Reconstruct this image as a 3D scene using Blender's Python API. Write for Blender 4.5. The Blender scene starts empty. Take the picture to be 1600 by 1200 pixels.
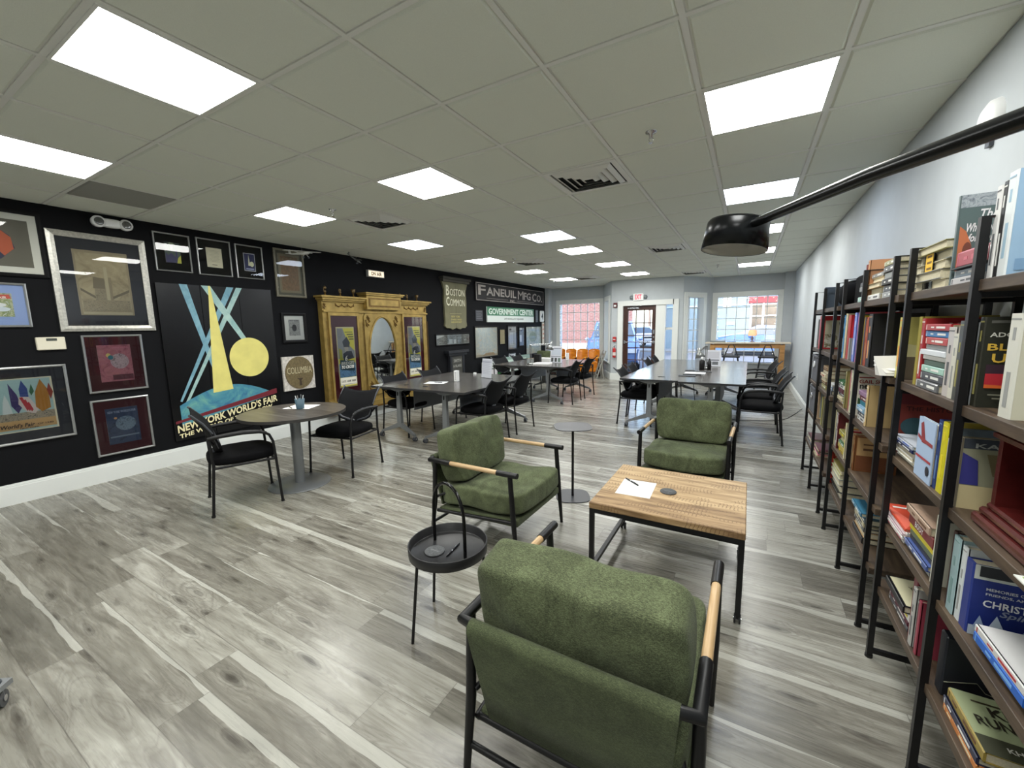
import bpy, bmesh, math, random
from mathutils import Matrix, Vector
random.seed(7)
SC = bpy.context.scene
COL = SC.collection
H = 2.725          # ceiling height
XL, XR = -3.0, 3.62
P = 0.6096         # ceiling grid pitch

# ------------------------------------------------------------------ camera
cam = bpy.data.cameras.new('camera')
cam.sensor_fit = 'HORIZONTAL'; cam.sensor_width = 36.0
cam.lens = 639.78 / 1600 * 36.0
cam.clip_start = 0.03; cam.clip_end = 200
cam_ob = bpy.data.objects.new('camera', cam)
COL.objects.link(cam_ob)
_R = ((0.8666927, -0.0533278, 0.4959839), (0.4985216, 0.1282506, -0.8573377), (-0.0178902, 0.990307, 0.1377389))
_m = Matrix(_R).to_4x4()
_m.translation = Vector((2.734, -0.690, 1.521))
cam_ob.matrix_world = _m
SC.camera = cam_ob

# ------------------------------------------------------------------ world, sun, exposure
SC.view_settings.view_transform = 'Standard'
SC.view_settings.look = 'None'
SC.view_settings.exposure = 0.0
SC.view_settings.gamma = 1.0
SC.view_settings.use_curve_mapping = False
W = bpy.data.worlds.new('sky'); SC.world = W
W.use_nodes = True
nt = W.node_tree; nt.nodes.clear()
sky = nt.nodes.new('ShaderNodeTexSky'); sky.sky_type = 'NISHITA'
sky.sun_disc = False; sky.sun_elevation = math.radians(40); sky.sun_rotation = math.radians(200)
sky.air_density = 1.0; sky.dust_density = 2.0; sky.ozone_density = 1.0
bg = nt.nodes.new('ShaderNodeBackground'); bg.inputs['Strength'].default_value = 1.5
wo = nt.nodes.new('ShaderNodeOutputWorld')
nt.links.new(sky.outputs[0], bg.inputs[0]); nt.links.new(bg.outputs[0], wo.inputs[0])
sun = bpy.data.lights.new('sun', 'SUN'); sun.energy = 3.2; sun.angle = math.radians(3); sun.color = (1.0, 0.96, 0.9)
sun_ob = bpy.data.objects.new('sun', sun); COL.objects.link(sun_ob)
sun_ob.rotation_euler = (math.radians(52), 0, math.radians(-18))   # from behind the building, high
LAMP = 27.0        # radiance of the ceiling panels

# ------------------------------------------------------------------ materials
def lin(c):
    c = c / 255.0
    return c / 12.92 if c <= 0.04045 else ((c + 0.055) / 1.055) ** 2.4
def rgb(c): return (lin(c[0]), lin(c[1]), lin(c[2]), 1.0)
_mats = {}
def mat(c, rough=0.6, metal=0.0, spec=0.5, emit=0.0, noise=0.0, nscale=40.0, bump=0.0, name=None, sheen=0.0, coat=0.0):
    key = (tuple(c), rough, metal, spec, emit, noise, nscale, bump, sheen, coat)
    if key in _mats: return _mats[key]
    m = bpy.data.materials.new(name or 'paint_%d_%d_%d' % tuple(c)); m.use_nodes = True
    n = m.node_tree.nodes; l = m.node_tree.links; b = n['Principled BSDF']
    b.inputs['Base Color'].default_value = rgb(c)
    b.inputs['Roughness'].default_value = rough
    b.inputs['Metallic'].default_value = metal
    b.inputs['Specular IOR Level'].default_value = spec
    if sheen: b.inputs['Sheen Weight'].default_value = sheen
    if coat:
        b.inputs['Coat Weight'].default_value = coat; b.inputs['Coat Roughness'].default_value = 0.05
    if emit:
        b.inputs['Emission Color'].default_value = rgb(c); b.inputs['Emission Strength'].default_value = emit
    if noise or bump:
        tc = n.new('ShaderNodeTexCoord'); nz = n.new('ShaderNodeTexNoise')
        nz.inputs['Scale'].default_value = nscale; nz.inputs['Detail'].default_value = 4
        l.new(tc.outputs['Object'], nz.inputs['Vector'])
        if noise:
            mx = n.new('ShaderNodeMix'); mx.data_type = 'RGBA'
            a = rgb(c)
            mx.inputs[6].default_value = tuple(max(0, x * (1 - noise)) for x in a[:3]) + (1,)
            mx.inputs[7].default_value = tuple(min(1, x * (1 + noise)) for x in a[:3]) + (1,)
            rp = n.new('ShaderNodeMapRange'); rp.inputs[1].default_value = .3; rp.inputs[2].default_value = .7
            l.new(nz.outputs[0], rp.inputs[0]); l.new(rp.outputs[0], mx.inputs[0]); l.new(mx.outputs[2], b.inputs['Base Color'])
        if bump:
            bp = n.new('ShaderNodeBump'); bp.inputs['Strength'].default_value = bump; bp.inputs['Distance'].default_value = 0.004
            l.new(nz.outputs[0], bp.inputs['Height']); l.new(bp.outputs[0], b.inputs['Normal'])
    _mats[key] = m
    return m

class NG:
    """small node-graph helper"""
    def __init__(s, name):
        s.m = bpy.data.materials.new(name); s.m.use_nodes = True
        s.n = s.m.node_tree.nodes; s.l = s.m.node_tree.links; s.b = s.n['Principled BSDF']
        s.tc = s.n.new('ShaderNodeTexCoord')
    def math(s, op, a, b=None, c=None):
        x = s.n.new('ShaderNodeMath'); x.operation = op
        for i, v in enumerate((a, b, c)):
            if v is None: continue
            if isinstance(v, (int, float)): x.inputs[i].default_value = v
            else: s.l.new(v, x.inputs[i])
        return x.outputs[0]
    def sep(s, v):
        x = s.n.new('ShaderNodeSeparateXYZ'); s.l.new(v, x.inputs[0]); return x.outputs
    def comb(s, a, b, c):
        x = s.n.new('ShaderNodeCombineXYZ')
        for i, v in enumerate((a, b, c)):
            if isinstance(v, (int, float)): x.inputs[i].default_value = v
            else: s.l.new(v, x.inputs[i])
        return x.outputs[0]
    def noise(s, vec, scale, detail=4, rough=.55, dist=0.0):
        x = s.n.new('ShaderNodeTexNoise'); s.l.new(vec, x.inputs['Vector'])
        x.inputs['Scale'].default_value = scale; x.inputs['Detail'].default_value = detail
        x.inputs['Roughness'].default_value = rough; x.inputs['Distortion'].default_value = dist
        return x.outputs[0]
    def white(s, vec):
        x = s.n.new('ShaderNodeTexWhiteNoise'); x.noise_dimensions = '3D'; s.l.new(vec, x.inputs['Vector']); return x.outputs[0]
    def ramp(s, f, stops):
        x = s.n.new('ShaderNodeValToRGB'); s.l.new(f, x.inputs[0]); e = x.color_ramp.elements
        while len(e) > 1: e.remove(e[-1])
        e[0].position = stops[0][0]; e[0].color = rgb(stops[0][1])
        for p, c in stops[1:]:
            k = e.new(p); k.color = rgb(c)
        return x.outputs[0]
    def mix(s, f, a, b, mode='MIX'):
        x = s.n.new('ShaderNodeMix'); x.data_type = 'RGBA'; x.blend_type = mode
        for i, v in ((0, f), (6, a), (7, b)):
            if isinstance(v, (int, float)): x.inputs[i].default_value = v
            elif isinstance(v, tuple): x.inputs[i].default_value = rgb(v)
            else: s.l.new(v, x.inputs[i])
        return x.outputs[2]
    def color(s, v): s.l.new(v, s.b.inputs['Base Color'])
    def bump(s, h, strength, dist=.003):
        x = s.n.new('ShaderNodeBump'); x.inputs['Strength'].default_value = strength; x.inputs['Distance'].default_value = dist
        s.l.new(h, x.inputs['Height']); s.l.new(x.outputs[0], s.b.inputs['Normal'])
    def set(s, **k):
        for a, v in k.items(): s.b.inputs[a.replace('_', ' ')].default_value = v

def floor_mat():
    g = NG('grey_oak_planks'); x, y, z = g.sep(g.tc.outputs['Object'])
    w, L = 0.183, 1.22
    yy = g.math('DIVIDE', g.math('ADD', y, 0.0), w); row = g.math('FLOOR', yy); fy = g.math('SUBTRACT', yy, row)
    off = g.math('MULTIPLY', g.white(g.comb(row, 3.3, 1.7)), 1.0)
    xx = g.math('ADD', g.math('DIVIDE', x, L), off); cl = g.math('FLOOR', xx); fx = g.math('SUBTRACT', xx, cl)
    rid = g.white(g.comb(row, cl, 5.1)); rid2 = g.white(g.comb(cl, row, 9.7))
    sh = g.math('MULTIPLY', rid, 37.0)
    v1 = g.comb(g.math('ADD', g.math('MULTIPLY', x, 1.1), sh), g.math('MULTIPLY', y, 9.0), sh)
    n1 = g.noise(v1, 1.6, 6, .62, 1.2)
    v2 = g.comb(g.math('ADD', g.math('MULTIPLY', x, 2.4), sh), g.math('MULTIPLY', y, 70.0), sh)
    n2 = g.noise(v2, 1.5, 4, .6, .4)
    # knots / cathedral rings
    v3 = g.comb(g.math('ADD', g.math('MULTIPLY', x, 1.6), sh), g.math('MULTIPLY', y, 6.0), sh)
    n3 = g.noise(v3, 1.0, 2, .5, .6)
    ring = g.math('ABSOLUTE', g.math('SINE', g.math('MULTIPLY', n3, 75.0)))
    base = g.ramp(g.math('ADD', g.math('MULTIPLY', n1, .85), g.math('MULTIPLY', g.math('SUBTRACT', rid, .5), .24)),
                  [(.22, (92, 89, 80)), (.40, (134, 131, 121)), (.55, (168, 166, 156)), (.72, (206, 206, 196))])
    c = g.mix(g.math('MULTIPLY', g.math('SUBTRACT', 1.0, n2), .55), base, (112, 109, 101))
    ringm = g.math('MULTIPLY', g.math('GREATER_THAN', n3, .55), g.math('MULTIPLY', g.math('SUBTRACT', 1.0, ring), .40))
    c = g.mix(ringm, c, (92, 86, 78))
    # dark streaks
    st = g.math('GREATER_THAN', g.noise(g.comb(g.math('ADD', g.math('MULTIPLY', x, 3.0), sh), g.math('MULTIPLY', y, 26.0), sh), 1.3, 3, .6, 1.0), .64)
    c = g.mix(g.math('MULTIPLY', st, .35), c, (78, 74, 68))
    # knots
    vo = g.n.new('ShaderNodeTexVoronoi'); vo.inputs['Scale'].default_value = 1.0; vo.voronoi_dimensions = '2D'
    nd = g.noise(g.comb(g.math('MULTIPLY', x, 3.0), g.math('MULTIPLY', y, 12.0), sh), 1.5, 3, .6)
    g.l.new(g.comb(g.math('ADD', g.math('MULTIPLY', x, 1.25), sh), g.math('ADD', g.math('MULTIPLY', y, 5.47), g.math('MULTIPLY', row, 3.7)), 0.0), vo.inputs['Vector'])
    dk_ = g.math('ADD', vo.outputs['Distance'], g.math('MULTIPLY', g.math('SUBTRACT', nd, .5), .22))
    fall = g.math('MAXIMUM', 0.0, g.math('SUBTRACT', 1.0, g.math('MULTIPLY', dk_, 2.6)))
    rg = g.math('MULTIPLY', fall, g.math('MAXIMUM', 0.0, g.math('SINE', g.math('MULTIPLY', dk_, 95.0))))
    c = g.mix(g.math('MULTIPLY', rg, .50), c, (86, 82, 74))
    c = g.mix(g.math('MULTIPLY', g.math('MAXIMUM', 0.0, g.math('SUBTRACT', 1.0, g.math('MULTIPLY', dk_, 9.0))), .85), c, (66, 62, 55))
    # pale sapwood band along one edge of some planks
    wob = g.math('MULTIPLY', g.math('SUBTRACT', g.noise(g.comb(g.math('ADD', g.math('MULTIPLY', x, 1.5), sh), 0.0, sh), 1.2, 2), .5), .5)
    band = g.math('GREATER_THAN', g.math('ADD', fy, wob), g.math('SUBTRACT', 1.25, g.math('MULTIPLY', rid2, .55)))
    c = g.mix(g.math('MULTIPLY', band, .5), c, (205, 205, 196))
    # seams
    e1 = g.math('MINIMUM', fy, g.math('SUBTRACT', 1.0, fy)); e2 = g.math('MULTIPLY', g.math('MINIMUM', fx, g.math('SUBTRACT', 1.0, fx)), L / w)
    ed = g.math('MINIMUM', e1, e2); seam = g.math('LESS_THAN', ed, .009)
    c = g.mix(g.math('MULTIPLY', seam, .6), c, (84, 80, 74))
    g.color(c)
    g.set(Roughness=.34, Specular_IOR_Level=.5)
    g.l.new(g.math('ADD', .20, g.math('MULTIPLY', n2, .16)), g.b.inputs['Roughness'])
    g.bump(g.math('SUBTRACT', n2, g.math('MULTIPLY', seam, 2.0)), .12, .0015)
    return g.m
def wood_mat(name, dark, mid, light, axis=0, stretch=12.0, scale=2.0, rough=.45, bump=.1, saw=0.0, pl=0.0):
    g = NG(name); o = list(g.sep(g.tc.outputs['Object']))
    a = [g.math('MULTIPLY', o[i], 1.0 if i == axis else stretch) for i in range(3)]
    if pl:
        k = 1 if axis == 0 else 0
        idx = g.math('FLOOR', g.math('DIVIDE', o[k], pl)); r = g.white(g.comb(idx, 1.0, 2.0))
        a[axis] = g.math('ADD', a[axis], g.math('MULTIPLY', r, 31.0))
    v = g.comb(*a); n = g.noise(v, scale, 6, .6, 1.0)
    f = n
    if pl: f = g.math('ADD', n, g.math('MULTIPLY', g.math('SUBTRACT', r, .5), .22))
    c = g.ramp(f, [(.28, dark), (.5, mid), (.72, light)])
    if saw:
        ss = g.math('GREATER_THAN', g.math('SINE', g.math('MULTIPLY', g.math('ADD', o[axis], g.math('MULTIPLY', n, .05)), 330.0)), .72)
        ms = g.math('GREATER_THAN', g.noise(g.comb(g.math('MULTIPLY', o[0], 3.0), g.math('MULTIPLY', o[1], 9.0), o[2]), 1.6, 2), .55)
        c = g.mix(g.math('MULTIPLY', g.math('MULTIPLY', ss, ms), saw), c, dark)
    g.color(c); g.set(Roughness=rough); g.bump(n, bump, .002)
    return g.m
def fabric_mat(name, c, weave=900.0, patch=.22):
    g = NG(name); v = g.tc.outputs['Object']; x, y, z = g.sep(v)
    n1 = g.noise(v, 6.0, 5, .65, 1.2)
    n2 = g.math('ADD', g.math('MULTIPLY', g.noise(g.comb(g.math('MULTIPLY', x, .22), y, z), weave / 4, 2, .7), .6), g.math('MULTIPLY', g.noise(v, weave / 5, 2, .6), .4))
    k = tuple(int(x * (1 - patch)) for x in c); h = tuple(min(255, int(x * (1 + patch))) for x in c)
    col = g.ramp(g.math('ADD', g.math('MULTIPLY', n1, .28), g.math('MULTIPLY', n2, .72)), [(.38, k), (.50, c), (.60, h)])
    g.color(col); g.set(Roughness=.95, Specular_IOR_Level=.15, Sheen_Weight=.08, Sheen_Roughness=.4)
    g.bump(n2, .8, .003)
    return g.m
def print_mat(name, cols, scale, stretch=(1, 1, 1), dist=1.0, rough=.5):
    g = NG(name); x, y, z = g.sep(g.tc.outputs['Object'])
    v = g.comb(g.math('MULTIPLY', x, stretch[0]), g.math('MULTIPLY', y, stretch[1]), g.math('MULTIPLY', z, stretch[2]))
    n = g.noise(v, scale, 5, .65, dist)
    k = len(cols); st = [(.32 + .36 * i / max(1, k - 1), c) for i, c in enumerate(cols)]
    g.color(g.ramp(n, st)); g.set(Roughness=rough)
    return g.m
def brick_mat(name, a, b, mo, scale=1.0):
    g = NG(name); x, y, z = g.sep(g.tc.outputs['Object'])
    t = g.n.new('ShaderNodeTexBrick'); g.l.new(g.comb(g.math('ADD', x, y), z, 0.0), t.inputs[0])
    t.inputs['Color1'].default_value = rgb(a); t.inputs['Color2'].default_value = rgb(b); t.inputs['Mortar'].default_value = rgb(mo)
    t.inputs['Scale'].default_value = scale; t.inputs['Brick Width'].default_value = .22; t.inputs['Row Height'].default_value = .075
    t.inputs['Mortar Size'].default_value = .01
    g.color(t.outputs[0]); g.set(Roughness=.9)
    return g.m
def glass_mat(name='clear_glass', tint=(250, 252, 252), ior=1.5):
    m = bpy.data.materials.new(name); m.use_nodes = True; n = m.node_tree.nodes; l = m.node_tree.links; n.clear()
    o = n.new('ShaderNodeOutputMaterial'); tr = n.new('ShaderNodeBsdfTransparent'); gl = n.new('ShaderNodeBsdfGlossy')
    gl.inputs['Roughness'].default_value = 0.0; tr.inputs[0].default_value = rgb(tint)
    fr = n.new('ShaderNodeFresnel'); fr.inputs[0].default_value = ior; mx = n.new('ShaderNodeMixShader')
    l.new(fr.outputs[0], mx.inputs[0]); l.new(tr.outputs[0], mx.inputs[1]); l.new(gl.outputs[0], mx.inputs[2]); l.new(mx.outputs[0], o.inputs[0])
    return m

M_FLOOR = floor_mat()
M_GLASS = glass_mat()
M_BLACKWALL = mat((9, 10, 14), .75, spec=.2, noise=.10, nscale=6, name='black_wall_paint')
M_GREYWALL = mat((184, 190, 194), .7, noise=.03, nscale=5, bump=.05, name='pale_grey_wall_paint')
M_TRIM = mat((226, 229, 226), .4, name='white_trim_paint')
M_TILE = mat((220, 223, 211), .9, noise=.03, nscale=300, bump=.15, name='ceiling_tile')
M_TBAR = mat((222, 222, 216), .5, name='ceiling_grid_metal')
M_WHITE = mat((235, 236, 236), .5, name='white_plastic')
M_PAPER = mat((240, 240, 238), .8, name='white_paper')
M_BLACKMETAL = mat((15, 15, 17), .42, spec=.4, name='black_metal')
M_BLACKPL = mat((14, 14, 16), .5, name='black_plastic')
M_BLACKFAB = mat((12, 12, 14), .95, spec=.15, bump=.4, nscale=500, name='black_fabric')
M_MESH = mat((17, 18, 21), .8, spec=.2, bump=.4, nscale=700, name='black_mesh')
M_GREYPL = mat((66, 69, 75), .45, name='grey_plastic')
M_GREYMETAL = mat((138, 141, 143), .38, metal=.5, name='silver_grey_metal')
M_CHROME = mat((205, 205, 208), .18, metal=1.0, name='polished_metal')
M_TOP = wood_mat('grey_walnut_laminate', (62, 58, 54), (84, 79, 74), (112, 107, 101), axis=0, stretch=16, scale=2.2, rough=.28, bump=.02)
M_TOPY = wood_mat('grey_walnut_laminate_long', (66, 63, 61), (88, 84, 81), (112, 108, 104), axis=1, stretch=16, scale=2.2, rough=.20, bump=.01)
M_MANGO = wood_mat('rough_mango_wood', (112, 84, 54), (168, 138, 98), (204, 176, 134), axis=0, stretch=8, scale=2.6, rough=.6, bump=.35, saw=.7, pl=.13)
M_SHELFWOOD = wood_mat('rustic_brown_board', (46, 36, 28), (74, 60, 47), (100, 84, 66), axis=1, stretch=12, scale=2.5, rough=.5, bump=.15)
M_OAKARM = wood_mat('pale_oak', (166, 132, 90), (198, 166, 122), (214, 186, 146), axis=1, stretch=20, scale=3, rough=.45, bump=.05)
M_OAK = wood_mat('honey_wood', (140, 98, 52), (176, 130, 76), (198, 154, 98), axis=0, stretch=10, scale=3, rough=.45, bump=.05)
M_GREEN = fabric_mat('green_chenille', (88, 95, 70), 1900, .36)
M_GREENBACK = fabric_mat('green_sling_fabric', (78, 85, 62), 2300, .25)
M_GOLD = mat((162, 136, 74), .42, metal=.45, noise=.25, nscale=9, bump=.15, name='aged_gold_leaf')
M_GOLDDK = mat((112, 84, 34), .5, metal=.4, noise=.3, nscale=30, name='tarnished_gold')
M_MAROON = mat((92, 22, 38), .35, noise=.15, nscale=4, name='maroon_panel')
M_SILVERFR = mat((186, 184, 176), .35, metal=.5, noise=.2, nscale=50, bump=.3, name='silver_leaf_frame')
M_MAT_DK = mat((48, 50, 58), .8, name='charcoal_mat_board')
M_MIRROR = mat((225, 230, 228), .02, metal=1.0, name='mirror_glass')
# ------------------------------------------------------------------ mesh builder
IDN = Matrix.Identity(4)
_txt = {}
def text_geo(s, bold=0.0, shear=0.0, res=2):
    k = (s, bold, shear)
    if k in _txt: return _txt[k]
    cu = bpy.data.curves.new('t', 'FONT'); cu.body = s; cu.offset = bold; cu.shear = shear; cu.resolution_u = res
    cu.size = 1.0; cu.space_line = .95
    ob = bpy.data.objects.new('t', cu); me = bpy.data.meshes.new_from_object(ob)
    vs = [v.co.copy() for v in me.vertices]; fs = [tuple(p.vertices) for p in me.polygons]
    bpy.data.objects.remove(ob); bpy.data.curves.remove(cu); bpy.data.meshes.remove(me)
    if not vs: vs = [Vector((0, 0, 0))]
    x0 = min(v.x for v in vs); x1 = max(v.x for v in vs); y0 = min(v.y for v in vs); y1 = max(v.y for v in vs)
    vs = [((v.x - x0) / max(1e-6, x1 - x0), (v.y - y0) / max(1e-6, y1 - y0)) for v in vs]
    _txt[k] = (vs, fs, (x1 - x0) / max(1e-6, y1 - y0)); return _txt[k]

class MB:
    def __init__(s, M=None): s.v = []; s.f = []; s.fm = []; s.fs = []; s.mats = []; s.M = M or IDN
    def add(s, vs, fs, m, smooth=False, M=None):
        T = s.M @ M if M is not None else s.M
        b = len(s.v); s.v += [T @ Vector(v) for v in vs]
        if m not in s.mats: s.mats.append(m)
        i = s.mats.index(m); flip = T.determinant() < 0
        for f in fs:
            f = tuple(b + k for k in f)
            s.f.append(f[::-1] if flip else f); s.fm.append(i); s.fs.append(smooth)
        return s
    def box(s, c, d, m, M=None):
        x, y, z = c; a, b, e = d[0] / 2, d[1] / 2, d[2] / 2
        vs = [(x - a, y - b, z - e), (x + a, y - b, z - e), (x + a, y + b, z - e), (x - a, y + b, z - e),
              (x - a, y - b, z + e), (x + a, y - b, z + e), (x + a, y + b, z + e), (x - a, y + b, z + e)]
        return s.add(vs, [(3, 2, 1, 0), (4, 5, 6, 7), (0, 1, 5, 4), (1, 2, 6, 5), (2, 3, 7, 6), (3, 0, 4, 7)], m, M=M)
    def bx(s, x0, x1, y0, y1, z0, z1, m, M=None):
        return s.box(((x0 + x1) / 2, (y0 + y1) / 2, (z0 + z1) / 2), (x1 - x0, y1 - y0, z1 - z0), m, M)
    def hull(s, pts, m, smooth=False, M=None):
        bm = bmesh.new()
        for p in pts: bm.verts.new(p)
        bmesh.ops.convex_hull(bm, input=bm.verts)
        bmesh.ops.recalc_face_normals(bm, faces=bm.faces)
        bm.verts.index_update(); bm.verts.ensure_lookup_table()
        vs = [v.co.copy() for v in bm.verts]; fs = [tuple(v.index for v in f.verts) for f in bm.faces]; bm.free()
        return s.add(vs, fs, m, smooth, M)
    def cbox(s, c, d, r, m, M=None):        # chamfered box
        pts = []
        for i in (-1, 1):
            for j in (-1, 1):
                for k in (-1, 1):
                    h = (d[0] / 2, d[1] / 2, d[2] / 2)
                    for q in range(3):
                        o = [h[w] - (r if w != q else 0) for w in range(3)]
                        pts.append((c[0] + i * o[0], c[1] + j * o[1], c[2] + k * o[2]))
        return s.hull(pts, m, False, M)
    def ring_loft(s, rings, m, smooth=True, caps=True, closed=False, M=None):
        n = len(rings[0]); vs = [p for r in rings for p in r]; fs = []
        R = len(rings)
        for i in range(R if closed else R - 1):
            a = i * n; b = ((i + 1) % R) * n
            for j in range(n): k = (j + 1) % n; fs.append((a + j, a + k, b + k, b + j))
        s.add(vs, fs, m, smooth, M)
        if caps and not closed:
            s.add(rings[0], [tuple(range(n))[::-1]], m, False, M); s.add(rings[-1], [tuple(range(n))], m, False, M)
        return s
    def tube(s, path, r, m, seg=8, closed=False, smooth=True, M=None, sq=False):
        pts = [Vector(p) for p in path]; N = len(pts)
        rs = r if isinstance(r, (list, tuple)) else [r] * N
        rings = []; up = None
        for i, p in enumerate(pts):
            if closed: t = pts[(i + 1) % N] - pts[i - 1]
            else: t = (pts[min(i + 1, N - 1)] - pts[max(i - 1, 0)])
            t.normalize()
            if up is None:
                a = Vector((0, 0, 1)) if abs(t.z) < .9 else Vector((0, 1, 0))
                up = (a - t * a.dot(t)).normalized()
            else: up = (up - t * up.dot(t)).normalized()
            sd = t.cross(up); ring = []
            if sq:
                for a, b in ((1, 1), (-1, 1), (-1, -1), (1, -1)): ring.append(p + sd * a * rs[i] + up * b * rs[i])
            else:
                for k in range(seg):
                    an = 2 * math.pi * k / seg; ring.append(p + sd * math.cos(an) * rs[i] + up * math.sin(an) * rs[i])
            rings.append(ring[::-1] if False else ring)
        return s.ring_loft(rings, m, smooth and not sq, True, closed, M)
    def cyl(s, c, r, z0, z1, m, seg=24, r2=None, M=None, smooth=True):
        r2 = r if r2 is None else r2
        a = [(c[0] + r * math.cos(2 * math.pi * k / seg), c[1] + r * math.sin(2 * math.pi * k / seg), z0) for k in range(seg)]
        b = [(c[0] + r2 * math.cos(2 * math.pi * k / seg), c[1] + r2 * math.sin(2 * math.pi * k / seg), z1) for k in range(seg)]
        return s.ring_loft([a, b], m, smooth, True, False, M)
    def lathe(s, prof, m, seg=24, c=(0, 0), M=None, smooth=True):
        rings = [[(c[0] + max(r, 1e-4) * math.cos(2 * math.pi * k / seg), c[1] + max(r, 1e-4) * math.sin(2 * math.pi * k / seg), z) for k in range(seg)] for r, z in prof]
        return s.ring_loft(rings, m, smooth, True, False, M)
    def prism(s, poly, z0, z1, m, M=None, mtop=None):
        n = len(poly); ar = sum(poly[i][0] * poly[(i + 1) % n][1] - poly[(i + 1) % n][0] * poly[i][1] for i in range(n))
        if ar < 0: poly = poly[::-1]
        a = [(x, y, z0) for x, y in poly]; b = [(x, y, z1) for x, y in poly]
        s.add(a + b, [(j, (j + 1) % n, n + (j + 1) % n, n + j) for j in range(n)] + [tuple(range(n))[::-1]], m, False, M)
        return s.add(b, [tuple(range(n))], mtop or m, False, M)
    def poly(s, pts, m, M=None): return s.add(pts, [tuple(range(len(pts)))], m, False, M)
    def pad(s, c, d, m, e=5.0, crown=(0, 0, 0), n=10, M=None, dent=None):   # soft cushion
        idx = {}; vs = []; fs = []
        def vid(p):
            k = tuple(round(q, 5) for q in p)
            if k not in idx:
                idx[k] = len(vs); x, y, z = p
                L = (abs(x) ** e + abs(y) ** e + abs(z) ** e) ** (1 / e)
                q = [x / L, y / L, z / L]
                w = [1 + crown[0] * (1 - q[1] ** 2) * (1 - q[2] ** 2), 1 + crown[1] * (1 - q[0] ** 2) * (1 - q[2] ** 2), 1 + crown[2] * (1 - q[0] ** 2) * (1 - q[1] ** 2)]
                o = [c[i] + q[i] * w[i] * d[i] / 2 for i in range(3)]
                if dent: o = dent(q, o)
                vs.append(o)
            return idx[k]
        g = [-1 + 2 * i / n for i in range(n + 1)]
        g = [math.sin(t * math.pi / 2) * .35 + t * .65 for t in g]
        for ax in range(3):
            for sg in (-1, 1):
                for i in range(n):
                    for j in range(n):
                        q = []
                        for a, b in ((g[i], g[j]), (g[i + 1], g[j]), (g[i + 1], g[j + 1]), (g[i], g[j + 1])):
                            p = [0, 0, 0]; p[ax] = sg; p[(ax + 1) % 3] = a; p[(ax + 2) % 3] = b; q.append(vid(p))
                        fs.append(tuple(q) if sg > 0 else tuple(q[::-1]))
        return s.add(vs, fs, m, True, M)
    def ball(s, c, r, m, seg=12, M=None):
        r = r if isinstance(r, (tuple, list)) else (r, r, r)
        rings = []
        for i in range(seg // 2 + 1):
            a = -math.pi / 2 + math.pi * i / (seg // 2); q = max(math.cos(a), 1e-3)
            rings.append([(c[0] + r[0] * q * math.cos(2 * math.pi * k / seg), c[1] + r[1] * q * math.sin(2 * math.pi * k / seg), c[2] + r[2] * math.sin(a)) for k in range(seg)])
        return s.ring_loft(rings, m, True, True, False, M)
    def text(s, t, x0, y0, x1, y1, z, m, bold=0.02, shear=0.0, M=None, fit=True):
        vs, fs, asp = text_geo(t, bold, shear)
        if not fit:
            w = (y1 - y0) * asp
            if w < (x1 - x0): cx = (x0 + x1) / 2; x0, x1 = cx - w / 2, cx + w / 2
            else:
                h = (x1 - x0) / asp; cy = (y0 + y1) / 2; y0, y1 = cy - h / 2, cy + h / 2
        return s.add([(x0 + a * (x1 - x0), y0 + b * (y1 - y0), z) for a, b in vs], fs, m, False, M)
    def build(s, name, parent=None, bevel=0.0, solid=0.0):
        me = bpy.data.meshes.new(name); me.from_pydata([tuple(v) for v in s.v], [], s.f)
        for m in s.mats: me.materials.append(m)
        me.polygons.foreach_set('material_index', s.fm); me.polygons.foreach_set('use_smooth', s.fs); me.update()
        o = bpy.data.objects.new(name, me); COL.objects.link(o)
        if parent is not None: o.parent = parent
        if solid:
            q = o.modifiers.new('solid', 'SOLIDIFY'); q.thickness = solid; q.offset = 0
        if bevel:
            q = o.modifiers.new('bevel', 'BEVEL'); q.width = bevel; q.segments = 2; q.limit_method = 'ANGLE'; q.angle_limit = math.radians(40)
        return o

def tag(o, label, cat, group=None, kind=None):
    o['label'] = label; o['category'] = cat
    if group: o['group'] = group
    if kind: o['kind'] = kind
    return o
def thing(name, label, cat, loc=(0, 0, 0), rz=0.0, group=None):
    o = bpy.data.objects.new(name, None); COL.objects.link(o); o.empty_display_size = .1
    o.location = loc; o.rotation_euler = (0, 0, rz)
    return tag(o, label, cat, group)
def struct(o): o['kind'] = 'structure'; return o
def copy_tree(o, parent=None):
    c = o.copy(); COL.objects.link(c)
    if parent is not None: c.parent = parent
    for ch in list(o.children): copy_tree(ch, c)
    return c
def used_copy(proto, state, loc, rz, label, group=None):
    o = proto if not state.get(proto.name) else copy_tree(proto)
    state[proto.name] = True
    if o is not proto:
        for k in ('group',):
            if k in o and not group: del o[k]
    o.location = loc; o.rotation_euler = (0, 0, rz); o['label'] = label
    if group: o['group'] = group
    return o
def rrect(x0, y0, x1, y1, r, n=5):
    p = []
    for cx, cy, a in ((x1 - r, y1 - r, 0), (x0 + r, y1 - r, 90), (x0 + r, y0 + r, 180), (x1 - r, y0 + r, 270)):
        for k in range(n + 1):
            t = math.radians(a + 90 * k / n); p.append((cx + r * math.cos(t), cy + r * math.sin(t)))
    return p
def ell(cx, cy, rx, ry, n=32): return [(cx + rx * math.cos(2 * math.pi * k / n), cy + ry * math.sin(2 * math.pi * k / n)) for k in range(n)]
def frame_uvn(o, u, v):          # matrix mapping (u, v, n) to world-ish axes at origin o
    u = Vector(u); v = Vector(v); n = u.cross(v)
    m = Matrix((u, v, n)).transposed().to_4x4(); m.translation = Vector(o); return m
LEFTW = frame_uvn((0, 0, 0), (0, 1, 0), (0, 0, 1))    # on the black wall: u = +y, v = up, n = into the room
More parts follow.
